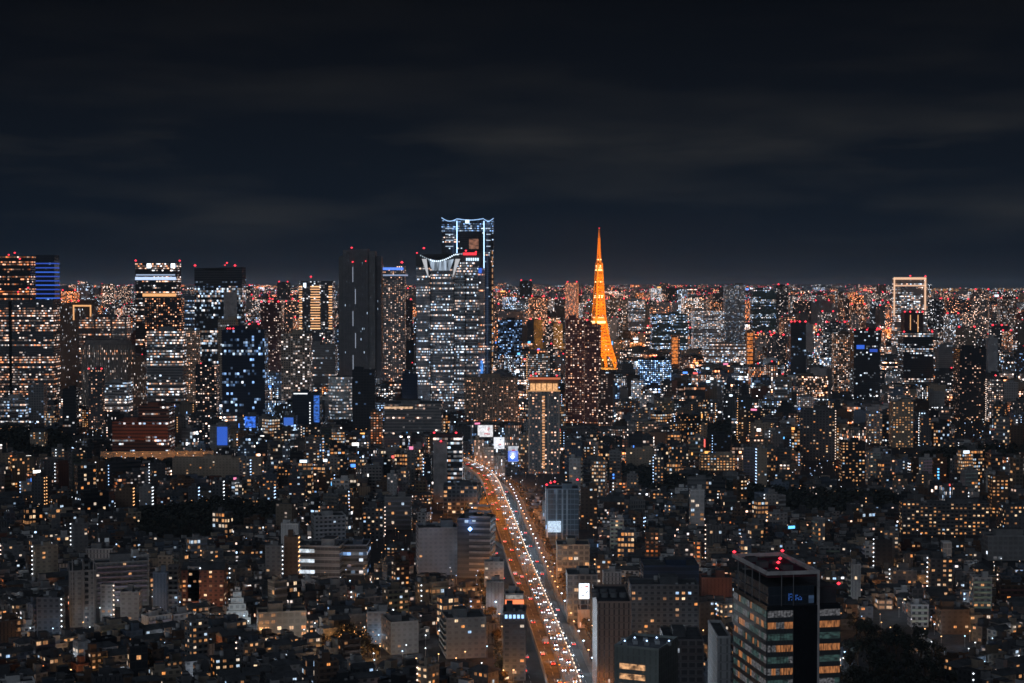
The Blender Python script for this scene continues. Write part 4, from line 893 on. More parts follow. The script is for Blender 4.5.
# gold-framed arch tower
D = 3900; cx = xat(910, D); base = (cx, D + 20, 0); t = empty('office_tower', base, 'tall gate-shaped tower outlined in gold light with an open sky gap', 'office tower'); reg(cx, D + 20, 78, 40, 893, 926, 335, D, 'gold-framed gate tower', 280)
for nm, xa, xb, ya_, yb_ in (('west_leg', 893.5, 899, 278, 340), ('east_leg', 919.5, 925.5, 278, 340), ('top_bridge', 899, 919.5, 278, 285), ('wall', 899, 919.5, 288.5, 340)):
    mb = MB(); za, zb = zat(yb_, D) if yb_ < 340 else 0, zat(ya_, D); mb.box(xat((xa + xb) / 2, D + 20), D + 20, za, zb, (xb - xa) / F * D - .2, 38, mat='ribbon', col=(.3, .26, .24), prm=(401 + xa, .95 if nm == 'wall' else .4, .5, 1.3), cw=3, ch=4.2, bottom=True); mb.build(nm, t, base)
for xa, xb, ya_, yb_ in ((893.4, 894.8, 278, 315), (924.2, 925.8, 278, 310), (893.4, 925.8, 277.3, 279.6), (893.4, 925.8, 285, 286.2)):
    mb = MB(); mb.box(xat((xa + xb) / 2, D), D - .5, zat(yb_, D), zat(ya_, D), (xb - xa) / F * D, 1.5, mat=emit((1, .60, .38), 1.0), roof=AMB); mb.build('light_frame', t, base)
add_beacon(t, base, xat(910, D), D, zat(277, D), 2.2); add_beacon(t, base, xat(925, D), D, zat(277.5, D), 2.2)
t, b, g = HB('office_tower', 'dark maroon twin-ribbed tower in front of the gold gate', 901, 923, 313, 345, 3500, st='slit', col=(.06, .03, .03), lit=.1, warm=.9, beac=((0, 0), (.3, 0), (.7, 0), (1, 0)), bsize=2)
fpanel(t, b, g, 'light_strip', .3, .34, 60, g[5] - 4, AMB); fpanel(t, b, g, 'light_strip', .7, .74, 60, g[5] - 4, AMB)
HB('office_tower', 'wide black glass office with broken white ribbons and red corner lamps', 898, 933, 333, 384, 3000, st='ribbon', col='black', lit=.40, warm=.42, br=.9, beac=((0, 0), (1, 0)), bsize=1.8, lm='white-ribboned black office')
HB('apartment_tower', 'dark tower with a glowing rooftop rim and sparse amber windows', 954, 986, 349, 440, 2400, st='apt', col='black', lit=.14, warm=.92, dep=36, lm='rim-lit dark tower')
HB('apartment_tower', 'pale blank slab standing by the rim-lit tower', 986, 998, 338, 372, 3000, st='slit', col='pale grey', lit=.05)
HB('office_building', 'grey-green office beside the black glass office', 936, 954, 345, 368, 3200, st='ribbon', col='mid grey', lit=.15, warm=.4)
HB('apartment_tower', 'pink-windowed tower with red rooftop lamps on the skyline', 997, 1017, 299, 325, 4600, st='apt', col='brown', lit=.5, warm=.6, beac=((0, 0), (1, 0)), bsize=2)
HB('apartment_tower', 'slim tower with one orange strip of light on its flank', 837, 843, 293, 320, 5200, st='apt', col='brown', lit=.4, warm=.8)
HB('apartment_building', 'amber-dotted grey tower block with a brown stair core', 801, 836, 410, 478, 1850, st='apt', col='dark grey', lit=.13, warm=.75, dep=24, yaw=-12, level=2, lm='brown-cored tower block', stair=('p', 1, .1))
HB('apartment_building', 'small white block covered in a bright grid of lamps', 797, 814, 397, 409, 2600, st='apt', col='pale grey', lit=1, warm=.42, br=1.0)
HB('apartment_building', 'beige block with paired amber windows on every floor', 890, 914, 402, 456, 2000, st='apt', col='beige', lit=.36, warm=.9, dep=20, level=2, lm='beige paired-window block')
HB('apartment_building', 'pale rough-faced block with warm stair windows', 867, 883, 414, 448, 2050, st='apt', col='pale grey', lit=.25, warm=.7, level=2)
HB('apartment_building', 'dark block with a bright cool-white stair column', 920, 932, 418, 450, 2000, st='apt', col='dark grey', lit=.15, warm=.9, level=2, stair=('w', 1, .2))
HB('apartment_building', 'tall dark block with two bright blue-white stair columns', 757, 768, 449, 492, 1600, st='apt', col='beige', lit=.05, warm=.8, level=2, stair=('b', 2, .15), lm='blue-white stair block')
HB('apartment_building', 'broad amber-balconied block in front of the dark grove', 700, 736, 455, 474, 1750, st='apt', col='beige', lit=.7, warm=.92, dep=12, level=2)
HB('apartment_building', 'orange-windowed block with many lit rows beside the grove', 840, 866, 442, 490, 1650, st='apt', col='black', lit=.38, warm=.95, dep=16, level=2)
HB('apartment_building', 'dark narrow block with an orange stair column', 738, 747, 410, 446, 2050, st='apt', col='brown', lit=.2, warm=.9, level=2, stair=('o', 1, .3))
HB('apartment_building', 'paired pale slab blocks joined by a dark stair well', 626, 655, 449, 472, 1750, st='apt', col='beige', lit=.06, warm=.5, dep=12, level=2)
HB('apartment_building', 'narrow block ringed with blue and red stair lamps', 654, 664, 457, 492, 1580, st='apt', col='dark grey', lit=.5, warm=.4, level=2, stair=('b', 1, .4))
HB('office_building', 'white frame-shaped building with hollow central bay', 690, 705, 490, 528, 1350, st='grid', col='white', lit=.2, warm=.1, level=2)
# ---- foreground and middle-ground buildings, front left
HB('office_building', 'wide brick-red stepped office with long dim windows above the orange-lit street', 112, 174, 422, 452, 1900, st='ribbon', col=(.26, .09, .06), lit=.22, warm=.45, dep=40, tank=False, lm='brick-red office')
HB('office_building', 'taller rear half of the brick-red office complex', 138, 174, 406, 440, 1950, st='ribbon', col=(.25, .09, .06), lit=.12, warm=.6, dep=36, tank=False)
t, b, g = HB('office_building', 'low block with one solid glowing blue wall', 209, 230, 426, 450, 1950, st='grid', col='mid grey', lit=.1, lm='solid blue wall')
fpanel(t, b, g, 'blue_wall_light', .40, .95, 8, g[5] - 1, emit((.02, .15, .9), .62))
t, b, g = HB('office_building', 'office splashed with patches of blue light', 243, 258, 415, 432, 2100, st='grid', col='dark grey', lit=.3, warm=.1); fpanel(t, b, g, 'blue_screen', .1, .9, g[5] - 16, g[5] - 2, emit_noise('bsc', (.04, .2, 1), 1.4, (.25, .25, .25), .05, 1))
t, b, g = HB('office_building', 'shop block with a dark blue glowing sign', 282, 297, 416, 430, 2120, st='grid', col='dark grey', lit=.3, warm=.3); fpanel(t, b, g, 'blue_screen', .1, .8, g[5] - 12, g[5] - 2, emit((.03, .15, .7), .8))
HB('apartment_building', 'long low slab of dim flats behind the black trees', 172, 262, 458, 478, 1690, st='apt', col='beige', lit=.04, warm=.6, dep=12, level=2, lm='long dim slab')
HB('apartment_building', 'block with dense columns of blue-white corridor lamps', 238, 250, 460, 478, 1640, st='apt', col='mid grey', lit=.2, warm=.1, level=2, stair=('b', 2, .2))
HB('apartment_building', 'narrow block with a checker of deep blue corridor lamps', 187, 198, 487, 506, 1480, st='apt', col='dark grey', lit=.0, level=2, stair=('b', 2, .2), lm='blue-chequered block')
HB('apartment_building', 'block with paired white stair lamps behind the black wood', 211, 223, 481, 505, 1500, st='apt', col='dark grey', lit=.04, level=2, stair=('w', 2, .2))
HB('apartment_building', 'blocky tower with a full orange stair column at its corner', 30, 50, 477, 508, 1470, st='apt', col='dark grey', lit=.03, level=2, yaw=-20, stair=('o', 2, .05), lm='orange-cornered block')
HB('apartment_building', 'dark block with twin columns of bright orange lamps', 114, 134, 488, 510, 1460, st='apt', col='brown', lit=.03, level=2, stair=('o', 2, .1))
HB('apartment_building', 'pale block with twin columns of cold white lamps', 138, 152, 487, 508, 1465, st='apt', col='mid grey', lit=.03, level=2, stair=('w', 2, .15))
HB('house', 'old pale stone-faced hall with warm floodlit front', 29, 46, 432, 452, 1950, st='apt', col='beige', lit=.3, warm=.75, kind='house', level=2)
# slab complex
HB('apartment_building', 'tall blank-ended grey slab block, end wall with a ladder of dark windows', 66, 93, 571, 632, 950, st='apt', col='mid grey', lit=.0, dep=34, yaw=16, level=2, wins=False, balc=True, lm='blank-ended grey slab')
for k in range(12): fpanel(HB_LAST[0], HB_LAST[1], HB_LAST[2], 'dark_window', .58, .72, 3 + k * 3.4, 4.9 + k * 3.4, 'darkglass', col=(.015, .017, .02), off=.03, th=.04)
for k in range(3): fpanel(HB_LAST[0], HB_LAST[1], HB_LAST[2], 'pilaster', .1 + k * .4, .13 + k * .4, 1, 40, 'wall', col=(.26, .26, .27), off=.3)
HB('apartment_building', 'long grey slab block with banded upper balconies', 92, 146, 562, 606, 1010, st='apt', col='mid grey', lit=.06, warm=.6, dep=13, yaw=18, level=2, balc=True, lm='banded grey slab')
HB('apartment_building', 'pale windowless lift block on the grey slab roofs', 84, 115, 549, 580, 1110, st='slit', col='mid grey', lit=.0, dep=14, level=1)
HB('apartment_building', 'smooth blue-grey tower flanked by darker stair bays', 151, 166, 573, 612, 985, st='slit', col='blue-grey', lit=.0, level=2, wins=False, lm='smooth blue-grey tower')
HB('apartment_building', 'dark balconied tower touching the smooth blue-grey tower', 166, 178, 566, 608, 1000, st='apt', col='dark grey', lit=.05, level=2, balc=True)
HB('apartment_building', 'beige-topped narrow block in the slab cluster', 156, 172, 556, 592, 1060, st='apt', col='beige', lit=.08, level=2)
HB('apartment_building', 'block with two bright cold-white stair ladders', 186, 199, 567, 600, 1010, st='apt', col='mid grey', lit=.02, level=2, stair=('w', 2, .1), lm='white-laddered block')
HB('apartment_building', 'small pale block with lit central stair amid the slabs', 98, 112, 585, 618, 960, st='apt', col='pale grey', lit=.10, warm=.7, level=2, stair=('p', 1, .2))
HB('apartment_building', 'stubby concrete block with one glowing orange bay', 118, 140, 592, 622, 955, st='apt', col='mid grey', lit=.10, warm=1, level=2)
HB('apartment_building', 'low dark flats with a zigzag white stair at the edge', 34, 62, 598, 636, 925, st='apt', col='dark grey', lit=.02, level=2, stair=('w', 1, .1))
# stepped white building
cx, cy_ = xat(235, 955), 962; base = (cx, cy_, 0); reg(cx, cy_, 15, 10, 221, 249, 620, 950, 'stepped white building', 592)
t = empty('apartment_building', base, 'white stepped building rising like a ziggurat to a narrow top', 'apartment building')
for k, (pw, ph) in enumerate(((15.5, 4), (12.5, 8), (10, 12), (7.5, 15.5), (5, 19), (2.8, 21.5))):
    z0 = 0 if k == 0 else (4, 8, 12, 15.5, 19)[k - 1]; mb = MB(); mb.box(cx - .8, cy_, z0, ph, pw, 9 - k, .15, mat='apt', col=(.55, .57, .55), prm=(k + 501, .05, .5, .6), rcol=(.3, .3, .3)); mb.build('step', t, base)
point(t, (6, -12, 3), 2200, (.85, .95, 1), 1)
# centre-left
HB('apartment_building', 'white block with deep recessed balconies behind the wide lit office', 310, 345, 516, 560, 1160, st='apt', col='pale grey', lit=.03, dep=20, yaw=14, level=2, balc=True, lm='white recessed-balcony block')
HB('office_building', 'plain white cube on the roofs beside the dark grove', 280, 299, 524, 562, 1150, st='slit', col='white', lit=.0, level=2, wins=False)
t, b, g = HB('office_building', 'wide pale office with two bright continuous window bands', 293, 347, 546, 579, 1110, st='ribbon', col='pale grey', lit=.0, dep=26, level=2, wins=False, yaw=-6, lm='two-banded pale office')
for z in (zat(551, 1110), zat(561, 1110), zat(572, 1110)): fpanel(t, b, g, 'window_band', .05, .72 if z > 20 else .45, z - 1.2, z + 1.2, emit_noise('wband', (.8, .9, 1), 1.1, (.35, .35, .2), .25, 1.1), off=.08, th=.06)
HB('apartment_building', 'block with a zigzag orange stair along its brown flank', 283, 298, 537, 579, 1090, st='apt', col='brown', lit=.0, level=2, stair=('o', 2, .2), lm='orange-stair block')
HB('apartment_building', 'block with a double cold-white stair ladder by the dark grove', 264, 282, 546, 580, 1080, st='apt', col='mid grey', lit=.02, level=2, stair=('w', 1, .15))
HB('apartment_building', 'broad blue-white glazed block with diagonal sign light', 338, 370, 545, 583, 1120, st='ribbon', col='blue-grey', lit=.2, warm=.15, level=1, dep=26)
HB('apartment_building', 'tall dark block with amber rows and a red lamp below the roof', 362, 384, 508, 560, 1280, st='apt', col='dark grey', lit=.18, warm=.8, level=2, stair=('p', 1, .85), lm='red-lamped dark block')
HB('office_building', 'pale layered block with cluttered roof terraces', 384, 412, 497, 545, 1330, st='ribbon', col='mid grey', lit=.1, warm=.4, level=2, balc=True)
t, b, g = HB('office_building', 'plain pale blue-grey office box with small square windows', 415, 458, 528, 577, 1120, st='apt', col=(.26, .29, .34), lit=.02, warm=.6, dep=22, yaw=8, level=2, lm='blue-grey office box')
t, b, g = HB('office_building', 'dark banded office with a blue rooftop lamp beside the expressway', 457, 496, 519, 585, 1110, st='ribbon', col='dark grey', lit=.03, warm=.5, dep=24, yaw=-8, level=2, wins=False, lm='dark banded office')
for k in range(12): fpanel(t, b, g, 'floor_slab', .36, 1.0, 5 + k * 4.0, 6.5 + k * 4.0, 'wall', col=(.26, .26, .27), off=.5)
mb = MB(); octa(mb, (xat(470, 1108), 1105, zat(529, 1105)), 1.6, emit((.25, .5, 1), 5)); mb.build('blue_lamp', t, b); point(t, (-6, -16, g[5] - 2), 900, (.2, .4, 1), 1)
HB('apartment_building', 'pale block with white-lit central stair next to the dark banded office', 484, 504, 562, 600, 1040, st='apt', col='pale grey', lit=.12, warm=.2, level=2)
HB('apartment_building', 'plain grey block squeezed in front of the white-stair block', 486, 504, 582, 622, 985, st='slit', col='mid grey', lit=.0, level=2, wins=False)
t, b, g = HB('office_building', 'dark tower with a row of blue-white crown lamps beside the expressway', 503, 526, 612, 700, 820, st='apt', col='dark grey', lit=.04, dep=16, level=2, lm='blue-crowned dark tower', tank=False)
for k in range(5): fpanel(t, b, g, 'crown_lamp', .08 + k * .18, .19 + k * .18, g[5] - 3.2, g[5] - 1.4, emit((.35, .62, 1), 1.7), off=.2)
t, b, g = HB('shop_building', 'squat building with a red and orange shop sign above the road', 505, 524, 594, 612, 905, cat='shop', st='grid', col='mid grey', lit=.1, dep=10)
fpanel(t, b, g, 'shop_sign', .0, 1, g[5] - 5.5, g[5] - 3.2, emit((1, .2, .06), 1.5)); fpanel(t, b, g, 'shop_sign', .05, .95, g[5] - 2.6, g[5] - .6, emit_noise('shps', (.7, .66, .62), .45, (.8, .8, .8), .3, 1))
HB('apartment_building', 'grey flats with a round lit window in their gable', 380, 418, 622, 664, 880, st='apt', col='mid grey', lit=.08, warm=.9, dep=22, yaw=18, level=2, lm='gable-lit grey flats')
HB('apartment_building', 'pale two-tone flats with a cold white stair on one edge', 366, 392, 612, 655, 905, st='apt', col='pale grey', lit=.03, dep=12, yaw=0, level=2, stair=('w', 1, .8))
HB('apartment_building', 'wide grey flats with dark lower balconies', 440, 486, 618, 665, 870, st='apt', col='mid grey', lit=.10, warm=.85, dep=22, yaw=10, level=2, balc=True, lm='wide grey flats')
HB('apartment_building', 'low wide block of amber-lit shops along the avenue bottom', 255, 305, 612, 634, 920, st='grid', col='beige', lit=.45, warm=.8, dep=14, yaw=12, level=2)
HB('house', 'long red-brown villa with glowing amber ground floor', 180, 226, 570, 604, 1010, st='apt', col='brick-red', lit=.2, warm=.85, dep=14, level=2, kind='house')
# right of the road
t, b, g = HB('office_building', 'pale blue glazed tower with a large glowing white screen and red roof lamps', 545, 579, 489, 552, 1250, st='glass', col=(.22, .30, .38), lit=.10, warm=.3, dep=24, lm='white-screened blue tower', tank=False)
for q in (.02, .3, .48, .62): fpanel(t, b, g, 'pier', q, q + .05, 3, g[5], 'wall', col=(.4, .48, .55), off=.3)
fpanel(t, b, g, 'glowing_screen', .06, .46, zat(532, 1250), zat(521, 1250), emit_noise('scr', (.62, .80, 1), 1.05, (.9, .9, .9), .55, 1.1), off=1.0)
for px_, py_ in ((547, 486), (551, 484), (555, 483), (578, 481)): add_beacon(t, b, xat(px_, 1250), 1255, zat(py_ + 1, 1250), .9, 0)
HB('office_building', 'beige office with a round rooftop drum by the blue tower', 556, 590, 545, 592, 1090, st='grid', col='beige', lit=.16, warm=.85, dep=22, level=2, lm='beige drum-roofed office')
HB('apartment_building', 'white-screened corner building with cool roof frame', 566, 598, 575, 640, 960, st='grid', col='mid grey', lit=.06, warm=.7, dep=22, level=2)
billboard('blazing white screen of small cells facing the avenue', 579, 590, 583, 599, 948, emit_noise('bb5', (.85, .93, 1), 2.0, (1.1, 1.1, 1.1), .7, 1.1), lm='white cell screen')
t, b, g = HB('office_building', 'large plain brown-walled building with dark machinery-filled roof', 592, 632, 602, 720, 770, st='slit', col=(.20, .16, .14), lit=.02, warm=.8, dep=44, level=2, wins=False, lm='machinery-roofed brown building', pent=False, tank=False, rcol=(.03, .03, .035))
c, s = g[0], g[1]
for k in range(7): mb = MB(); mb.prism(circ(c - 8 + (k % 4) * 4.4, s - 6 + (k // 4) * 9, 1.7, 12), g[5] - .7, g[5] + 1.6, mat='wall', col=(.14, .15, .16), rcol=(.08, .08, .09), cont=True); mb.build('roof_fan', t, b)
t, b, g = HB('office_building', 'grey-green box with bluish roof lamps and amber strip windows', 615, 680, 648, 760, 640, st='slit', col=(.20, .23, .22), lit=.0, dep=24, yaw=-24, level=2, wins=False, pent=False, tank=False, lm='roof-lamped green box')
for k in range(9):
    X, Y = g[0] + (-9 + (k % 5) * 4.4), g[1] + (-4 + (k // 5) * 6 + (k % 2) * 2)
    mb = MB(); mb.box(X, Y, g[5] - .7, g[5] + .7, 1.8, 1.2, 0, col=(.3, .32, .33)); mb.build('roof_unit', t, b)
    if k % 2 == 0: place('roof_lamp', LAMPS['b'], t, (X - b[0], Y - b[1], g[5] + 1.1), 0, (.8, .8, .8)); point(t, (X - b[0], Y - b[1], g[5] + 2.2), 90, (.6, .75, 1), .3)
for z in (g[5] - 9, g[5] - 13, g[5] - 17): fpanel(t, b, g, 'window_band', .12, .70, z, z + 2.2, emit_noise('amb_in', (1, .52, .24), .9, (.5, .5, .6), .1, 1.1), off=.04, th=.05)
HB('office_building', 'dark flat-roofed depot behind the roof-lamped box', 660, 705, 640, 690, 800, st='grid', col='dark grey', lit=.03, dep=30, level=1)
HB('apartment_building', 'black-fronted flats with a grid of amber windows', 628, 700, 585, 640, 900, st='apt', col='dark grey', lit=.15, warm=.95, dep=20, level=2, lm='black-fronted amber flats')
HB('office_building', 'round-ended pale store building among the dark roofs', 603, 622, 572, 603, 1010, st='slit', col='pale grey', lit=.0, level=1)
HB('office_building', 'dim domed hall roof behind the black-fronted flats', 640, 700, 566, 590, 1010, st='ribbon', col='navy', lit=.03, dep=30, level=1)
HB('apartment_building', 'narrow block with a brown front and warm lamp columns', 596, 612, 560, 600, 1040, st='apt', col='brown', lit=.5, warm=.85, level=2, stair=('o', 1, .1))
HB('apartment_building', 'block carrying an orange-lit roof sign behind the blue tower', 580, 598, 488, 540, 1330, st='apt', col='brown', lit=.1, level=2)
HB('house', 'dim pink-walled hall in the shadow of the glass office', 700, 733, 578, 600, 1000, st='slit', col='brick-red', lit=.0, kind='house', level=1)
# right
HB('apartment_building', 'long dark apartment block with rows of amber windows', 902, 990, 503, 541, 1300, st='apt', col='dark grey', lit=.36, warm=.92, dep=14, yaw=-4, level=2, balc=True, lm='long amber-windowed block')
HB('apartment_building', 'brown block stacked with glowing orange balconies behind the long block', 990, 1010, 476, 520, 1400, st='apt', col='brown', lit=.4, warm=.95, level=2)
HB('apartment_building', 'dark block at the edge with orange rooms and parked roof units', 1000, 1040, 506, 545, 1290, st='apt', col='dark grey', lit=.3, warm=.92, level=2)
HB('office_building', 'long pale grid-fronted school building', 985, 1060, 536, 566, 1180, st='grid', col='mid grey', lit=.05, warm=.6, dep=16, level=1, lm='grid-fronted school')
HB('apartment_building', 'small block with a ladder of big amber windows by the black wood', 877, 895, 600, 630, 1000, st='grid', col='brown', lit=.75, warm=.95, level=2, dep=10, lm='amber-laddered block')
HB('apartment_building', 'white rounded-balcony tower beside the black wood', 910, 931, 605, 640, 950, st='apt', col='white', lit=.0, level=2, balc=True, lm='white rounded-balcony tower')
HB('apartment_building', 'brown block with a blank glowing flank near the wood', 938, 972, 610, 655, 930, st='apt', col='brown', lit=.12, warm=.85, level=2)
HB('office_building', 'pale concrete tower rising at the flank of the glass office', 709, 732, 637, 760, 620, st='slit', col='pale grey', lit=.03, dep=30, level=1, tank=False)

# ---- foreground glass office
D = 560; yaw = R(10); c, s = math.cos(yaw), math.sin(yaw)
FL0 = (87.4, 560.0); ht = zat(572, D); W1, W2, DP = 19.2, 8.2, 38
def lp(u, v): return FL0[0] + u * c - v * s, FL0[1] + u * s + v * c
base = (*lp(13, 18), 0); t = empty('glass_office', base, 'nearest big dark glass office tower with grey roof frame, red lamps and amber floors', 'office tower'); reg(base[0], base[1], 34, 44, 728, 850, 690, D, 'glass office', 560)
def bx(nm, u0, u1, v0, v1, z0, z1, mat='wall', col=(.2, .2, .2), roof='roof', rcol=(.05, .05, .055), parent=None, bottom=True, **k):
    mb = MB(); mb.prism([lp(u0, v0), lp(u1, v0), lp(u1, v1), lp(u0, v1)], z0, z1, mat=mat, roof=roof, col=col, rcol=rcol, bottom=bottom, **k); return mb.build(nm, parent or t, base)
core = bx('wall', .4, W1 + W2 - .4, .4, DP, 0, ht - 12, 'darkglass', (.018, .022, .026), 'roof', (.02, .02, .022))
bx('rooftop_hall', 1.2, W1 - 1.4, 1.6, DP - 2, ht - 12, ht - 5.5, 'glass', (.03, .04, .055), prm=(611, .05, .3, .35), cw=2, ch=3)
bx('rooftop_room', W1 + .5, W1 + W2 - 1, 3, DP - 4, ht - 12, ht - 6.5, 'wall', (.05, .052, .06))
bx('roof_deck', .6, W1 - .8, .8, DP - .6, ht - 2.2, ht - 1.6, 'wall', (.10, .03, .04), 'roof', (.07, .015, .03))  # deck colour holds the red glow of the beacon lamps
GR = (.5, .48, .48)
for q in range(5): bx('roof_unit', 3 + (q % 2) * 7, 6.5 + (q % 2) * 7, 5 + q * 6, 8.5 + q * 6, ht - 1.59, ht - .4 + (q % 3) * .5, col=(.10, .10, .11))
for nm, a in (('roof_beam', (0, W1, -.1, .7, ht - 1.2, ht)), ('roof_beam', (0, .9, .71, DP - .01, ht - 1.2, ht - .01)), ('roof_beam', (W1 - .9, W1, .71, DP - .01, ht - 1.2, ht - .01)), ('roof_beam', (0, W1, DP, DP + .8, ht - 1.2, ht)), ('corner_column', (W1 - .75, W1, -.1, .6, 0, ht - 1.21))):
    bx(nm, *a, col=GR, rcol=GR)
for u in (5.4, 9.7): bx('thin_column', u, u + .22, .1, .4, ht - 12, ht - 1.21, col=(.2, .2, .21))
for v in (8, 16, 24, 32): bx('thin_column', .1, .4, v, v + .25, ht - 12, ht - 1.21, col=(.2, .2, .21))
bx('dark_panel', 9.9, W1 - .76, -.05, .39, 0, ht - 12, 'darkglass', (.012, .013, .016))
fh = 4.0; top = ht - 13.6
pan_o = emit_noise('blind_amber', (1, .37, .12), .34, (2.6, 2.6, .4), .12, 1.45); pan_g = emit_noise('dim_teal', (.25, .55, .5), .10, (.5, .5, 1.2), .1, 1.1); pan_d = emit_noise('dim_int', (.7, .7, .75), .16, (1.2, 1.2, 1.5), 0, 1.1)
rsx = random.Random(5)
for k in range(22):
    z1 = top - k * fh; z0 = z1 - 2.3
    if z0 < 1: break
    front = [('o', 'g')[k % 2]]; 
    mt = pan_o if k % 2 == 1 else pan_g
    if k == 0: mt = pan_d
    nw = 6
    for q in range(nw):
        u0 = .5 + q * 9.2 / nw; m2 = mt
        if k % 4 == 1 and q == nw - 1: m2 = pan_o
        if mt == pan_o and k % 4 == 3 and q < 2: m2 = pan_d
        if mt == pan_o and rsx.random() < .22: m2 = pan_d
        if mt == pan_g and q == nw - 1 and k > 2: m2 = pan_d
        bx('window', u0 + .05, u0 + 9.2 / nw - .05, .18, .39, z0, z1, m2, roof='metal')
    bx('spandrel', .38, 9.85, .10, .39, z0 - 1.7, z0 - .02, 'metal', (.06, .065, .07))
    for q in range(4):
        u0 = W1 + .2 + q * (W2 - .8) / 4; m2 = mt if not (k == 6 and q < 3) else pan_d
        bx('window', u0 + .04, u0 + (W2 - .8) / 4 - .04, .18, .39, z0, z1, m2, roof='metal')
    bx('spandrel', W1 + .05, W1 + W2 - .4, .10, .39, z0 - 1.7, z0 - .02, 'metal', (.06, .065, .07))
    for q in range(14):       # west side
        v0 = 1 + q * 2.6; r_ = rsx.random()
        if k > 9: break
        m2 = pan_o if r_ < .17 else pan_d if r_ < .6 else pan_g
        bx('window', .18, .39, v0, v0 + (2.3 if r_ > .12 else 1.2), z0, z1, m2, roof='metal')
    bx('spandrel', .12, .39, .4, DP, z0 - 1.7, z0 - .02, 'metal', (.07, .075, .08))
for q in range(9): bx('mullion', .5 + q * 1.15, .5 + q * 1.15 + .1, .02, .17, 20, top, 'metal', (.10, .105, .11))
for u, v, z in ((.3, DP - 1, ht + .2), (W1 * .35, 9, ht - 1.5), (W1 * .62, 22, ht - 1.5), (W1 * .8, 30, ht - 1.5), (W1 - .5, DP - 1, ht + .1), (W1 + W2 - .5, 2, zat(586, 566))):
    x_, y_ = lp(u, v); o = place('beacon_lamp', BEACON, t, (x_ - base[0], y_ - base[1], z), 0, (.6, .6, .6)); point(t, (x_ - base[0], y_ - base[1], z + 1.6), 22, (1, .02, .06), .3)
mb = MB()   # the small blue lit sign: short strokes of blue lamps
glyph = ["1110000000", "1001011000", "1110010010", "1001011101", "1010010111"]
for r_, row in enumerate(glyph):
    for q, ch in enumerate(row):
        if ch == '1':
            x_, y_ = lp(8.6 + q * .5, 1.35); octa(mb, (x_, y_, ht - 8.2 - r_ * .5), .2, emit((.05, .22, .9), .45))
mb.build('blue_sign', t, base)

# ---------------------------------------------------------------- woods and trees
def inpoly(px, py, P):
    r = False; j = len(P) - 1
    for i in range(len(P)):
        if (P[i][1] > py) != (P[j][1] > py) and px < (P[j][0] - P[i][0]) * (py - P[i][1]) / (P[j][1] - P[i][1]) + P[i][0]: r = not r
        j = i
    return r
WOODS = [('dark wood', [(128, 520), (215, 506), (300, 512), (262, 532), (215, 545), (140, 546)], 9.5),
         ('black corner wood', [(850, 622), (880, 640), (930, 655), (960, 700), (960, 1200), (800, 1200), (848, 660)], 10),
         ('west grove', [(-20, 428), (60, 436), (95, 466), (180, 467), (205, 469), (150, 478), (60, 476), (-20, 472)], 12),
         ('mid grove', [(590, 468), (640, 470), (695, 486), (688, 500), (640, 494), (588, 486)], 10),
         ('east grove', [(690, 475), (760, 494), (900, 500), (905, 515), (800, 520), (700, 500)], 11),
         ('far east grove', [(930, 455), (1030, 450), (1030, 486), (940, 490), (890, 478)], 12),
         ('upper grove', [(700, 430), (735, 424), (738, 448), (700, 452), (680, 440)], 11),
         ('amber-lit trees', [(322, 652), (345, 634), (374, 640), (378, 660), (345, 668)], 7)]
WP = [([gp(*p) for p in P], sp, nm) for nm, P, sp in WOODS]
for nm, P, sp in WOODS: LMK.append((nm, sum(p[0] for p in P) / len(P), min(670, sum(p[1] for p in P) / len(P))))
def tree_meshes(seed, n=150, hgt=11, rad=4.6, col=(.034, .038, .032)):
    rs = random.Random(seed); mb = MB(); mb.prism(circ(0, 0, .35, 6), 0, hgt * .45, mat='roof', col=(.07, .05, .035), cap=False, cont=True)
    for k in range(4):
        a = rs.uniform(0, 6.3); mb.bar((0, 0, hgt * .35), (math.cos(a) * rad * .6, math.sin(a) * rad * .6, hgt * .7), .12, 'roof', (.07, .05, .035))
    tr = proto(mb, 'trunk'); mb = MB()
    cl = [(rs.uniform(-.55, .55) * rad, rs.uniform(-.55, .55) * rad, hgt * rs.uniform(.45, .85), rad * rs.uniform(.35, .6)) for _ in range(8)]
    for _ in range(n):
        x, y, z, r = rs.choice(cl); v = Vector((rs.gauss(0, 1), rs.gauss(0, 1), rs.gauss(0, 1))).normalized() * r * rs.uniform(.6, 1.05)
        p = Vector((x, y, z)) + v; nrm = (v.normalized() + Vector((rs.uniform(-.6, .6), rs.uniform(-.6, .6), rs.uniform(-.3, .8)))).normalized(); u = nrm.orthogonal().normalized(); w = nrm.cross(u); q = rs.uniform(.45, .95); f = rs.uniform(.6, 1.5)
        cc = tuple(k_ * f for k_ in col); mb.face([tuple(p + u * q), tuple(p + w * q * .7), tuple(p - u * q), tuple(p - w * q * .7)], 'leaf', cc)
    return tr, proto(mb, 'crown')
TREES = [tree_meshes(1), tree_meshes(2, 170, 12.5, 5), tree_meshes(3, 140, 9.5, 4.2, (.045, .042, .03)), tree_meshes(4, 160, 13, 4.4, (.028, .036, .03))]
WARMT = [tree_meshes(5, 150, 8, 3.6, (.11, .08, .04)), tree_meshes(6, 140, 7, 3.3, (.12, .085, .04))]  # lit trees: amber lamplight is put into the leaf colours
tree_spots = []
rst = random.Random(11)
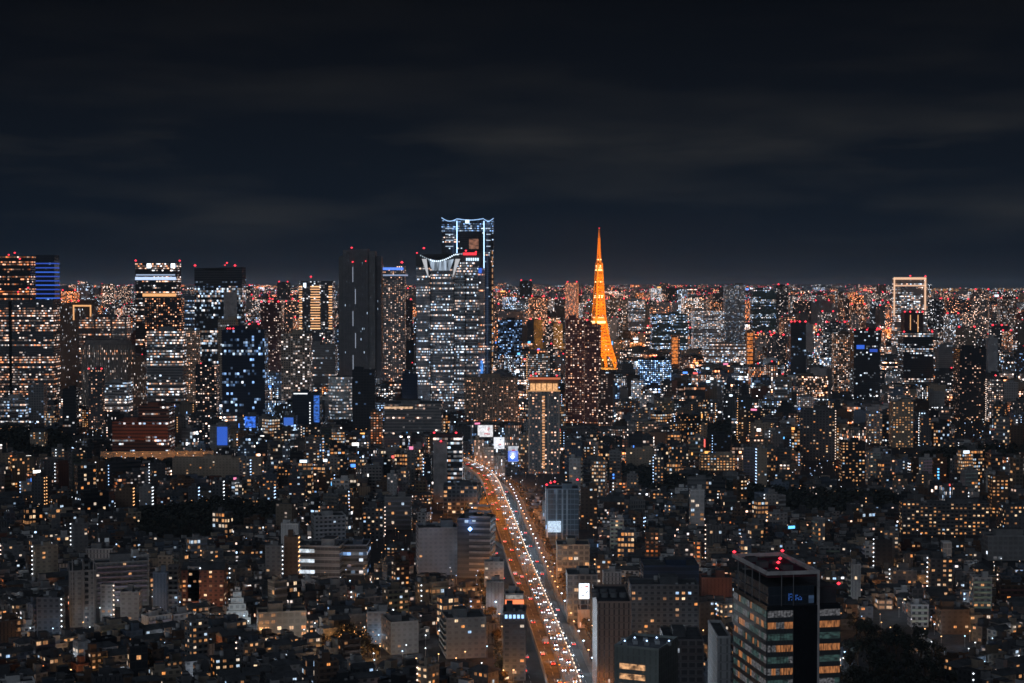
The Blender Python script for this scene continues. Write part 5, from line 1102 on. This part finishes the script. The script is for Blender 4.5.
for P, sp, nm in WP:
    xs = [p[0] for p in P]; ys = [p[1] for p in P]; y = min(ys)
    while y < max(ys):
        x = min(xs)
        while x < max(xs):
            X, Y = x + rst.uniform(-.4, .4) * sp, y + rst.uniform(-.4, .4) * sp
            px_, py_ = proj(X, Y, 8)
            if Y > 380 and inpoly(X, Y, P) and all((X - fx) ** 2 + (Y - fy) ** 2 > (fr + 3) ** 2 for fx, fy, fr in FOOT) and -15 < px_ < 1040 and py_ < 700: tree_spots.append((X, Y, nm))
            x += sp
        y += sp
nwood = len(tree_spots)
for side, off in (('western', -25.8), ('eastern', 28.3)):
    s = 180
    while s < 1100:
        x, y, a = road_at(s, off); tree_spots.append((x, y, side + ' pavement')); s += 13 if side == 'eastern' else 22
# keep individual trees: street trees, amber trees and those that show largest; the rest is one mass
def pri(t): return (t[2].endswith('pavement') or t[2] == 'amber-lit trees', -t[1])
tree_spots.sort(key=pri, reverse=True)
cnt = {}
KINDT = ['broad dark', 'tall full', 'low brownish', 'slim dark']
stuff = MB()
for i, (x, y, nm) in enumerate(tree_spots):
    if i < 285:
        cnt[nm] = cnt.get(nm, 0) + 1; warm = nm.endswith('pavement') or nm == 'amber-lit trees'
        k = rst.randrange(2 if warm else 4); tr, crn = (WARMT if warm else TREES)[k]
        where = f'along the {nm} of the avenue' if nm.endswith('pavement') else f'of the {nm}'
        lab = f"{('small amber-lit', 'low amber-lit')[k] if warm else KINDT[k]} tree {where}, {ordn(cnt[nm])} counting from its front"
        sc_ = rst.uniform(.8, 1.25)
        t = empty('tree', (x, y, .24 if nm.endswith('pavement') else 0), lab, 'tree', f'trees {where}'); t.rotation_euler = (0, 0, rst.uniform(0, 6)); t.scale = (sc_, sc_, sc_)
        place('trunk', tr, t, (0, 0, 0)); place('crown', crn, t, (0, 0, 0))
        if nm == 'amber-lit trees' and cnt[nm] % 2: point(t, (3, -3, 2.5), 1700, (1, .5, .16), .5)
        if nm == 'eastern pavement' and cnt[nm] % 2: point(t, (2, -2, 3), 260, (1, .5, .2), .5)
    else:
        for _ in range(26):
            v = Vector((rst.gauss(0, 1), rst.gauss(0, 1), rst.gauss(0, .7))); v = v.normalized() * rst.uniform(.5, 1); p = Vector((x + v.x * 5, y + v.y * 5, 7.5 + v.z * 4)); n_ = (v + Vector((0, 0, .4))).normalized(); u = n_.orthogonal().normalized() * rst.uniform(1.2, 2.2); w = n_.cross(u); f = rst.uniform(.6, 1.4)
            stuff.face([tuple(p + u), tuple(p + w * .8), tuple(p - u), tuple(p - w * .8)], 'leaf', (.032 * f, .036 * f, .030 * f))
if stuff.f: o = stuff.build('woods'); tag(o, None, None, None, 'stuff')
mb = MB()
for q in range(90):
    x, y = gp(rst.gauss(350, 12), rst.gauss(650, 7)); octa(mb, (x, y, rst.uniform(1.5, 8)), rst.uniform(.14, .3), emit((1, .45, .14), 2.6))
tag(mb.build('festoon_lights'), None, None, None, 'stuff')
print('trees', len(tree_spots))
# ---------------------------------------------------------------- the rest of the city
rc = random.Random(21)
ROADPTS = [(road_at(s, 1)[0], road_at(s, 1)[1]) for s in range(0, int(RLEN), 12)]
RP = np.array(ROADPTS); FP = np.array(FOOT)
# visible road protection
for s in range(150, int(ROAD_END) - 100, 25):
    x, y, a = road_at(s, 0); xa, ya_ = proj(x - 15, y, DECK_Z); xb, yb_ = proj(x + 17, y, DECK_Z)
    if yb_ < 700: PROT.append((xa, xb, yb_ + 2, y))
PA = np.array([(p[0], p[1], p[2], p[3]) for p in PROT])
def free(x, y, r):
    if np.min(np.hypot(RP[:, 0] - x, RP[:, 1] - y)) < 24.5 + r: return False
    if np.any(np.hypot(FP[:, 0] - x, FP[:, 1] - y) < FP[:, 2] * .92 + r): return False
    for P, sp, nm in WP:
        if inpoly(x, y, P): return False
    return True
def maxh(x, y, w):
    px0, py0 = proj(x - w / 2, y, 10); px1, _ = proj(x + w / 2, y, 10)
    m = (PA[:, 3] > y) & (PA[:, 0] < px1 - 1) & (PA[:, 1] > px0 + 1)
    if not m.any(): return 1e9
    return float(np.min(zat(PA[m, 2].max(), y)))
CAN = []   # candidate buildings
def pick_style(kind, D):
    r = rc.random()
    if kind == 'house': return 'apt'
    if kind == 'apartment_building': return 'apt' if r < .8 else 'slit'
    return 'ribbon' if r < .4 else 'grid' if r < .75 else 'glass'
def colpick(kind):
    n = rc.choices(['pale grey', 'mid grey', 'dark grey', 'beige', 'brown', 'white', 'blue-grey', 'brick-red', 'black'], [12, 22, 18, 12, 12, 5, 6, 3, 6] if kind != 'office_building' else [12, 22, 16, 8, 6, 5, 10, 1, 14])[0]
    c = PAL[n]; f = rc.uniform(.35, 1.05); return n, tuple(min(.7, q * f) for q in c)
def zone(px, py, D):
    """lit share, warmth, brightness by place"""
    lit, warm, br = .27, .62, .9
    if D > 1600: lit, br = .28, 1.45
    if D > 2300: lit, br = .36, 1.9
    if D > 4500: lit, br = .36, 3.3
    if px > 600 and py > 440: warm = .78
    if 180 < px < 520 and 390 < py < 480: warm, lit, br = .42, lit * 1.4, br * 1.15
    if 620 < px < 800 and 380 < py < 440: warm, lit = .5, lit * 1.2
    if px > 850 and py > 500: lit *= .8
    if px < 200 and py > 450: lit *= .7; warm = .6
    if D > 3500: warm = .74
    if D > 3500 and 500 < px < 720: warm = .84
    return lit, warm, br
def add(kind, x, y, yaw, w, d, h, **k):
    px, py = proj(x, y, h * .5); D = y
    lit, warm, br = zone(px, proj(x, y, 0)[1], D); cn, c = colpick(kind)
    CAN.append(dict(kind=kind, x=x, y=y, yaw=yaw, w=w, d=d, h=h, st=pick_style(kind, D), cn=cn, c=c, seed=rc.uniform(1, 950), lit=lit * rc.choice([.12, .3, .6, .9, 1.3, 2.4]), warm=min(1, max(0, warm + rc.gauss(0, .22))), br=br * rc.choice([.5, .75, 1, 1.2, 1.5]), gl=rc.random(), **k))
seeds = []
Y = 560
while Y < 9400:
    st_ = 190 + Y * .05; X = -(.34 * Y + 120)
    while X < .34 * Y + 120:
        seeds.append((X + rc.uniform(-.35, .35) * st_, Y + rc.uniform(-.35, .35) * st_, rc.uniform(-.7, .7), st_)); X += st_
    Y += st_
SD = np.array([(s[0], s[1]) for s in seeds])
for si, (sx_, sy_, ang, st_) in enumerate(seeds):
    D = sy_; c_, s_ = math.cos(ang), math.sin(ang)
    base_w = 9.3 if D < 1500 else 13 if D < 2000 else 18 if D < 2700 else 27 if D < 4500 else 44
    dd = base_w * 1.05; ext = st_ * .8
    v = -ext
    row = 0
    while v < ext:
        u = -ext + rc.uniform(0, base_w)
        blk = 0
        while u < ext:
            w = base_w * rc.uniform(.6, 1.7); 
            uu = u + w / 2; x, y = sx_ + uu * c_ - v * s_, sy_ + uu * s_ + v * c_
            u += w + (1.2 if D < 2700 else 4) ; blk += w
            if blk > base_w * 5: u += 5 + base_w * .15; blk = 0
            if y < 540: continue
            px, py = proj(x, y, 5)
            if px < -40 or px > 1064: continue
            dist = np.hypot(SD[:, 0] - x, SD[:, 1] - y)
            if int(np.argmin(dist)) != si: continue
            if rc.random() < .05: continue
            d = dd * rc.uniform(.72, .95)
            r = .5 * max(w, d)
            if not free(x, y, r): continue
            q = rc.random()
            if y < 1500:
                if q < .87: kind, h = 'house', rc.uniform(5.5, 10.5)
                elif q < .96: kind, h = 'apartment_building', rc.choice([12, 12, 15, 15, 18, 27])
                else: kind, h = 'office_building', rc.uniform(10, 26)
            elif y < 2300:
                if q < .45: kind, h = 'house', rc.uniform(6, 12)
                elif q < .82: kind, h = 'apartment_building', rc.choice([15, 18, 24, 30, 36, 42])
                else: kind, h = 'office_building', rc.uniform(12, 42)
            elif y < 4500:
                if q < .05: kind, h = 'apartment_building', rc.uniform(70, 125)
                elif q < .55: kind, h = 'apartment_building', rc.uniform(18, 58)
                else: kind, h = 'office_building', rc.uniform(15, 60)
                if px > 600 and rc.random() < .3: h *= .6
            else:
                if q < .16: kind, h = 'apartment_building', rc.uniform(80, 165)
                elif q < .55: kind, h = 'apartment_building', rc.uniform(22, 75)
                else: kind, h = 'office_building', rc.uniform(20, 85)
            tall = h > 60
            hm = maxh(x, y, w + 3)
            if h > hm:
                h = hm * rc.uniform(.8, 1)
                if h < 4.5: continue
            if kind == 'apartment_building' and h < 9: kind = 'house'
            h = max(4.5, h); add(kind, x, y, ang, w, d, h)
        v += dd; row += 1
        if row % 2 == 0: v += 5.5 if D < 2000 else 8 if D < 4500 else 14
for k in range(110):
    D = rc.uniform(4300, 9000); px = rc.uniform(40, 1010)
    if 585 < px < 622: continue
    x = xat(px, D); w = rc.uniform(28, 46); h = min(rc.choice([rc.uniform(120, 175), rc.uniform(165, 212)]), maxh(x, D, w))
    if h > 100 and free(x, D, w / 2): add('apartment_building', x, D, rc.uniform(-.5, .5), w, w * .8, h)
# beyond: scattered blocks out to the horizon
for k in range(5200):
    py = 286 + rc.random() ** 1.3 * 34; D = (CAMH * F) / (py - YH) ; px = rc.uniform(-20, 1044)
    if D < 9000 or D > 70000: continue
    if px > 925 and py < 294 + rc.uniform(-1, 2): continue
    w = rc.uniform(30, 90) * (1 + D / 20000); x = xat(px, D); h = min(rc.uniform(20, 95) * (1 + D / 26000), 185 if k % 9 else 225)
    if h > maxh(x, D, w): continue
    if px > 915 and proj(x, D, h)[1] < 296.5: continue
    add('apartment_building' if k % 2 else 'office_building', x, D, rc.uniform(-.5, .5), w, w * .6, h, far=True)
print('candidates', len(CAN), round(time.time() - T0, 1))

# visible area of each candidate: painter's pass over picture rectangles, far to near
IDB = np.full((683, 1024), -1, dtype=np.int32)
items = []
for i, b in enumerate(CAN):
    hw2 = .5 * (b['w'] * abs(math.cos(b['yaw'])) + b['d'] * abs(math.sin(b['yaw']))); hd = .5 * (b['d'] * abs(math.cos(b['yaw'])) + b['w'] * abs(math.sin(b['yaw'])))
    x0, y0 = proj(b['x'] - hw2, b['y'] - hd, b['h']); x1, y1 = proj(b['x'] + hw2, b['y'] - hd, 0); _, yt = proj(b['x'], b['y'] + hd, b['h'])
    b['px'] = (x0 + x1) / 2; b['py'] = (min(yt, y0) + y1) / 2
    items.append((b['y'], i, x0, x1, min(yt, y0), y1))
for p in PROT: items.append((p[3], -2, p[0], p[1], p[2] - 60 if p[2] < 600 else p[2] - 40, p[2]))
items.sort(key=lambda q: -q[0])
for D, i, x0, x1, y0, y1 in items:
    IDB[max(0, int(round(y0))):max(0, int(round(y1))), max(0, int(round(x0))):max(0, int(round(x1)))] = i
ids, cts = np.unique(IDB, return_counts=True); VP = dict(zip(ids.tolist(), cts.tolist()))
for i, b in enumerate(CAN): b['vp'] = VP.get(i, 0)
from collections import Counter
byk = {}
for b in CAN: byk.setdefault(b['kind'], []).append(b)
handN = Counter(o.name.split('.')[0] for o in bpy.data.objects if o.parent is None and 'category' in o)
things = []
for kind, lst in byk.items():
    lst.sort(key=lambda b: -b['vp']); n = 292 - handN.get(kind, 0)
    for j, b in enumerate(lst): b['thing'] = j < n and b['vp'] > 6
    things += [b for b in lst if b['thing']]
rsd = random.Random(9)
FLW = {1: 'single-storey', 2: 'two-storey', 3: 'three-storey', 4: 'four-storey', 5: 'five-storey'}
used = Counter(); pending = []
for b in things:
    kind = b['kind']; st = b['st']; nfl = max(1, round(b['h'] / FL[st]))
    lm, lx, ly = min(LMK, key=lambda q: ((q[1] - b['px']) / 1.3) ** 2 + (q[2] - b['py']) ** 2)
    dx, dy = b['px'] - lx, b['py'] - ly
    rd = 470 + max(0, b['py'] - 466) * .42   # picture column of the expressway at this height
    if abs(dx) > abs(dy) * 1.2:
        if lm == 'dark wood' or True: dr = 'on the expressway side of' if (rd - lx) * dx > 0 else 'on the outer side of'
    else: dr = 'in front of' if dy > 0 else 'behind'
    wl = 'unlit' if b['lit'] < .04 else 'dim' if b['lit'] < .10 else 'lit'
    tone = 'amber' if b['warm'] > .72 else 'warm' if b['warm'] > .5 else 'white'
    win = {'unlit': 'mostly-dark', 'dim': f'dimly {tone}-lit', 'lit': f'{tone}-windowed'}[wl]
    noun = {'house': 'house', 'apartment_building': 'apartment block', 'office_building': 'office block'}[kind]
    size = FLW.get(nfl, 'mid-rise' if nfl < 11 else 'high-rise')
    pending.append((f"{size} {win} {b['cn']} {noun}", f"{dr} the {lm}", abs(dx) + abs(dy), b, lm))
groups = {}
for p in pending: groups.setdefault((p[0], p[1]), []).append(p)
for (a_, b_), lst in groups.items():
    lst.sort(key=lambda p: p[2])
    for j, p in enumerate(lst):
        p[3]['label'] = f"{a_} {b_}" if len(lst) == 1 else f"{a_}, {ordn(j + 1)} out {b_}"
        if len(p[3]['label'].split()) > 16: p[3]['label'] = p[3]['label'].replace('on the expressway side of', 'expressway-side of').replace('on the outer side of', 'away-side of')
GN = {'house': 'houses in the dark streets', 'apartment_building': 'apartment blocks across the city', 'office_building': 'office blocks across the city'}
SIGNS = [emit(c, s_) for c, s_ in (((.75, .88, 1), 2.2), ((.6, .8, 1), 3.0), ((.08, .28, 1), 2.0), ((1, .12, .10), 1.6), ((1, .25, .45), 1.3), ((1, .45, .12), 1.8), ((.3, 1, .75), .9), ((1, .95, .9), 2.4), ((.12, .5, 1), 2.2))]
def sign(b, mb):
    rs = random.Random(b['seed'] * 3.3); busy = 300 < b['px'] < 540 and b['py'] < 500 or 680 < b['px'] < 820 and b['py'] < 460 or 150 < b['px'] < 300 and b['py'] < 440
    D = b['y']
    if rs.random() > ((.34 if busy else .10) if D < 6000 else .05) or b['h'] < 9 or (D < 1500 and rs.random() > .2): return False
    P = rect(b['x'], b['y'], b['w'], b['d'], b['yaw']); a, e = P[0], P[1]; ux, uy = (e[0] - a[0]) / b['w'], (e[1] - a[1]) / b['w']; s_ = max(1, D / 2600)
    m_ = SIGNS[rs.choice([0, 0, 1, 1, 7, 7, 8, 8, 2, 2, 3, 3, 4, 5, 5, 5] if D > 1500 else [0, 1, 7, 5, 8])]
    if rs.random() < .6: w_, h_ = 1.3 * s_, min(b['h'] * .5, rs.uniform(5, 12)); z0 = rs.uniform(.2, .45) * b['h']
    else: w_, h_ = min(b['w'] * .5, rs.uniform(4, 8) * s_), rs.uniform(1.8, 3.4) * s_; z0 = b['h'] + .5
    t_ = rs.uniform(.1, .8) * (b['w'] - w_); o_ = .9
    mb.prism([(a[0] + ux * t_ + uy * o_, a[1] + uy * t_ - ux * o_), (a[0] + ux * (t_ + w_) + uy * o_, a[1] + uy * (t_ + w_) - ux * o_), (a[0] + ux * (t_ + w_) + uy * .02, a[1] + uy * (t_ + w_) - ux * .02), (a[0] + ux * t_ + uy * .02, a[1] + uy * t_ - ux * .02)], z0, z0 + h_, mat=m_, roof='metal', col=(.1, .1, .1), bottom=True)
    return True
stuffs = {k: MB() for k in byk}
nobj = 0
for b in things:
    D = b['y']; base = (b['x'], b['y'], 0); lvl = 2 if (b['vp'] > 95 and D < 2300) else 1 if b['vp'] > 42 and D < 3200 else 0
    stair = None
    if b['kind'] == 'apartment_building' and b['gl'] < .42 and D < 2600 and b['h'] > 11: stair = (random.Random(b['seed']).choice('wwbop'), 1 if b['gl'] < .4 else 2, .12); 
    if lvl == 0:
        mb = MB(); P = rect(b['x'], b['y'], b['w'], b['d'], b['yaw'])
        mb.prism(P, 0, b['h'], mat=b['st'], col=b['c'], prm=(b['seed'], b['lit'], b['warm'], b['br']), cw=CW[b['st']], ch=FL[b['st']])
        mb.box(b['x'], b['y'] + b['d'] * .1, b['h'] + .004, b['h'] + 3, b['w'] * .4, b['d'] * .4, b['yaw'], col=b['c'])
        sign(b, mb); o = mb.build(b['kind'], None, base); tag(o, b['label'], b['kind'].replace('_', ' '), GN[b['kind']])
        if b['h'] > 60:
            for dxx in (-.4, .4): add_beacon(o, base, b['x'] + dxx * b['w'], b['y'] - b['d'] * .4, b['h'] + .1, 1.4 + D / 4000)
    else:
        t = empty(b['kind'], base, b['label'], b['kind'].replace('_', ' '), GN[b['kind']])
        rs = random.Random(b['seed'])
        detail(t, base, b['x'], b['y'], b['yaw'], b['w'], b['d'], b['h'], b['st'], b['c'], b['seed'], b['lit'] * (.9 if lvl == 2 else 1), b['warm'], b['br'], lvl, rs, stair=stair, balc=b['gl'] > .45, kind='house' if b['kind'] == 'house' else 'apt', tank=rs.random() < .5)
        sm = MB()
        if sign(b, sm): sm.build('sign_panel', t, base)
        if b['h'] > 60: add_beacon(t, base, b['x'], b['y'] - b['d'] * .3, b['h'] + 4, 1.3)
redm = emit((1, .05, .08), 2.2)
LW, LO, LB = emit((.85, .92, 1), 2.6), emit((1, .5, .2), 2.0), emit((.4, .62, 1), 2.6)
for b in CAN:
    if b.get('thing'): continue
    mb = stuffs[b['kind']]; P = rect(b['x'], b['y'], b['w'], b['d'], b['yaw']); far = b.get('far'); D = b['y']
    sc_ = 1 if D < 6000 else D / 6000
    mb.prism(P, 0, b['h'], mat=b['st'], col=b['c'], prm=(b['seed'], min(.6, b['lit'] / (1 + .15 * (sc_ - 1))), b['warm'], b['br'] * (1 + .32 * (min(sc_, 5) - 1)) * (1 if D < 6000 else random.Random(b['seed']).choice([.3, .6, 1, 1, 1.7]))), cw=CW[b['st']] * (sc_ if D > 6000 else 1.25 if D > 3500 else 1), ch=FL[b['st']] * (min(sc_, 4) if D > 6000 else 1), rcol=(.05, .055, .06))
    if not far: sign(b, mb)
    if D < 5000: mb.box(b['x'], b['y'] + b['d'] * .1, b['h'] + .004, b['h'] + 2.8, b['w'] * .4, b['d'] * .45, b['yaw'], col=b['c'])
    if b['kind'] == 'apartment_building' and D < 3500 and b['gl'] < .35 and b['h'] > 14:
        a, e = P[0], P[1]; ux, uy = (e[0] - a[0]) / b['w'], (e[1] - a[1]) / b['w']; t_ = b['w'] * (.1 if b['gl'] < .2 else .85)
        m_ = (LW, LO, LB, LO)[int(b['seed']) % 4]
        for r_ in range(int(b['h'] / 3)): octa(mb, (a[0] + ux * t_ + uy * .5, a[1] + uy * t_ - ux * .5, 2.2 + r_ * 3), .55 * max(1, D / 2200), m_)
    if b['h'] > 70 and (b['seed'] > 650 if far else b['seed'] > 250):
        r_ = 1.1 * max(1, min(D, 20000) / 3600)
        octa(mb, (b['x'] - b['w'] * .4, b['y'] - b['d'] * .4, b['h'] + r_), r_, redm)
        if b['gl'] > .5: octa(mb, (b['x'] + b['w'] * .4, b['y'] - b['d'] * .4, b['h'] + r_), r_, redm)
NM = {'house': 'distant_houses', 'apartment_building': 'distant_apartment_buildings', 'office_building': 'distant_office_buildings'}
for k, mb in stuffs.items():
    if mb.f: o = mb.build(NM[k]); tag(o, None, None, None, 'stuff')
print('things', len(things), round(time.time() - T0, 1))

# ---------------------------------------------------------------- street lamps in the side streets
p = MB(); p.bar((0, 0, 0), (0, 0, 6), .09, 'metal', (.2, .2, .2)); SP = proto(p, 'pole')
HD = {}
for k, c, st_ in (('white', (.85, .92, 1), 7), ('orange', (1, .52, .2), 5), ('blue-white', (.5, .72, 1), 7)):
    p = MB(); octa(p, (0, 0, 6.1), .42, emit(c, st_), sz=.7); HD[k] = (proto(p, 'lamp_head'), c)
rl = random.Random(31); lamps = []; CX = np.array([(b['x'], b['y'], .5 * max(b['w'], b['d'])) for b in CAN]); 
tries = 0
while len(lamps) < 2300 and tries < 110000:
    tries += 1; px = rl.uniform(0, 1024); py = 330 + 353 * rl.random() ** (1.15 if len(lamps) % 3 else .6)
    if py < 395 and rl.random() < .5: continue
    x, y = gp(px, py)
    if not (500 < y < 5200): continue
    dd_ = np.hypot(CX[:, 0] - x, CX[:, 1] - y) - CX[:, 2] * 1.02
    if dd_.min() < .6: continue
    if not free(x, y, 1.0): continue
    if any((x - q[2]) ** 2 + (y - q[3]) ** 2 < 13 ** 2 for q in lamps): continue
    zz = IDB[min(682, int(py) - 3), int(px)]
    lamps.append((px, py, x, y))
lamps.sort(key=lambda q: -q[1])
LP = emit((1, .72, .55), 1.6); SPOTS = []; STL = MB(); grp = {}
FIXED = [(118, 610, 'white'), (100, 618, 'white'), (130, 606, 'white'), (180, 612, 'blue-white'), (300, 608, 'white'), (15, 612, 'orange'), (30, 622, 'orange'), (62, 596, 'orange'), (8, 640, 'orange'), (52, 470, 'orange'), (345, 648, 'orange'), (330, 655, 'orange'), (150, 618, 'white'), (196, 630, 'white'), (214, 638, 'white'), (244, 626, 'blue-white'), (262, 606, 'orange'), (290, 612, 'orange'), (122, 628, 'white'), (110, 632, 'white'), (205, 605, 'white'), (400, 560, 'orange'), (350, 590, 'blue-white'), (430, 600, 'orange'), (600, 655, 'orange'), (640, 560, 'orange'), (708, 560, 'white'), (870, 470, 'orange'), (940, 530, 'orange'), (770, 520, 'white'), (960, 600, 'orange'), (1000, 560, 'white')] + [(108 + k * 8.7, 459 - k * .06, 'orange') for k in range(12)] + [(878 - k * 1.1, 556 + k * 7, 'white') for k in range(10)]  # leading white lamps are added to brighten the grey slab complex
recs = []
for px, py, c in FIXED: x, y = gp(px, py); recs.append((px, py, x, y, c, True))
for px, py, x, y in lamps[:165]: recs.append((px, py, x, y, rl.choices(['white', 'orange', 'blue-white'], [4, 6, 2] if px < 560 else [2, 7, 2])[0], False))
for px, py, x, y, c, fx in recs:
    lm, lx, ly = min(LMK, key=lambda q: (q[1] - px) ** 2 + (q[2] - py) ** 2); dx, dy = px - lx, py - ly
    rd = 470 + max(0, py - 466) * .42
    dr = ('on the expressway side of' if (rd - lx) * dx > 0 else 'on the outer side of') if abs(dx) > abs(dy) * 1.2 else ('in front of' if dy > 0 else 'behind')
    key = (c, dr, lm); grp.setdefault(key, []).append((abs(dx) + abs(dy), x, y, c, fx))
for (c, dr, lm), lst in grp.items():
    lst.sort()
    for j, (_, x, y, c, fx) in enumerate(lst):
        t = empty('street_lamp', (x, y, 0), f'{c} street lamp {dr} the {lm}' if len(lst) == 1 else f'{c} street lamp, {ordn(j + 1)} out {dr} the {lm}', 'street lamp', 'street lamps in the side streets')
        place('lamp_head', HD[c][0], place('pole', SP, t, (0, 0, 0)), (0, 0, 0))
        point(t, (0, 0, 5.2), (14000 if py < 465 and c == 'orange' else 2600 if c == 'orange' else 1500) if fx else rl.choice([400, 1000, 2200]), HD[c][1] if c != 'orange' or not fx else (1, .35, .06), .3)
for q_, (px, py, x, y) in enumerate(lamps[165:]):
    if q_ < 260: SPOTS.append((x, y, q_))
    c = rl.choice([LW, LW, LO, LO, LO, LB, LP]); r_ = .36 * max(1, y / 1500); octa(STL, (x, y, 6), r_, c); STL.bar((x, y, 0), (x, y, 5.8), .1, 'metal', (.2, .2, .2))
o = STL.build('distant_street_lamps'); tag(o, None, None, None, 'stuff')
for x, y, q_ in SPOTS: point(o, (x, y, 5.3), rl.choice([500, 1200, 2600]), [(1, .5, .2), (1, .55, .3), (.75, .87, 1)][q_ % 3], .3)
# lights of the harbour shore near the horizon
mb = MB()
for k in range(240):
    px = rl.uniform(925, 1030) if k % 3 else rl.gauss(955, 14); D = rl.uniform(42000, 60000); z = rl.uniform(0, 60)
    octa(mb, (xat(px, D), D, z), rl.uniform(10, 26), emit((1, .42, .10), 1.3) if rl.random() < .8 else LW)
for k in range(300):
    px = rl.uniform(0, 1024); D = rl.uniform(30000, 90000); octa(mb, (xat(px, D), D, rl.uniform(0, 50)), rl.uniform(8, 20), rl.choice([LW, LO, LO]))
o = mb.build('harbour_lights'); tag(o, None, None, None, 'stuff')
print('lamps', len(lamps), 'objects', len(bpy.data.objects), round(time.time() - T0, 1))
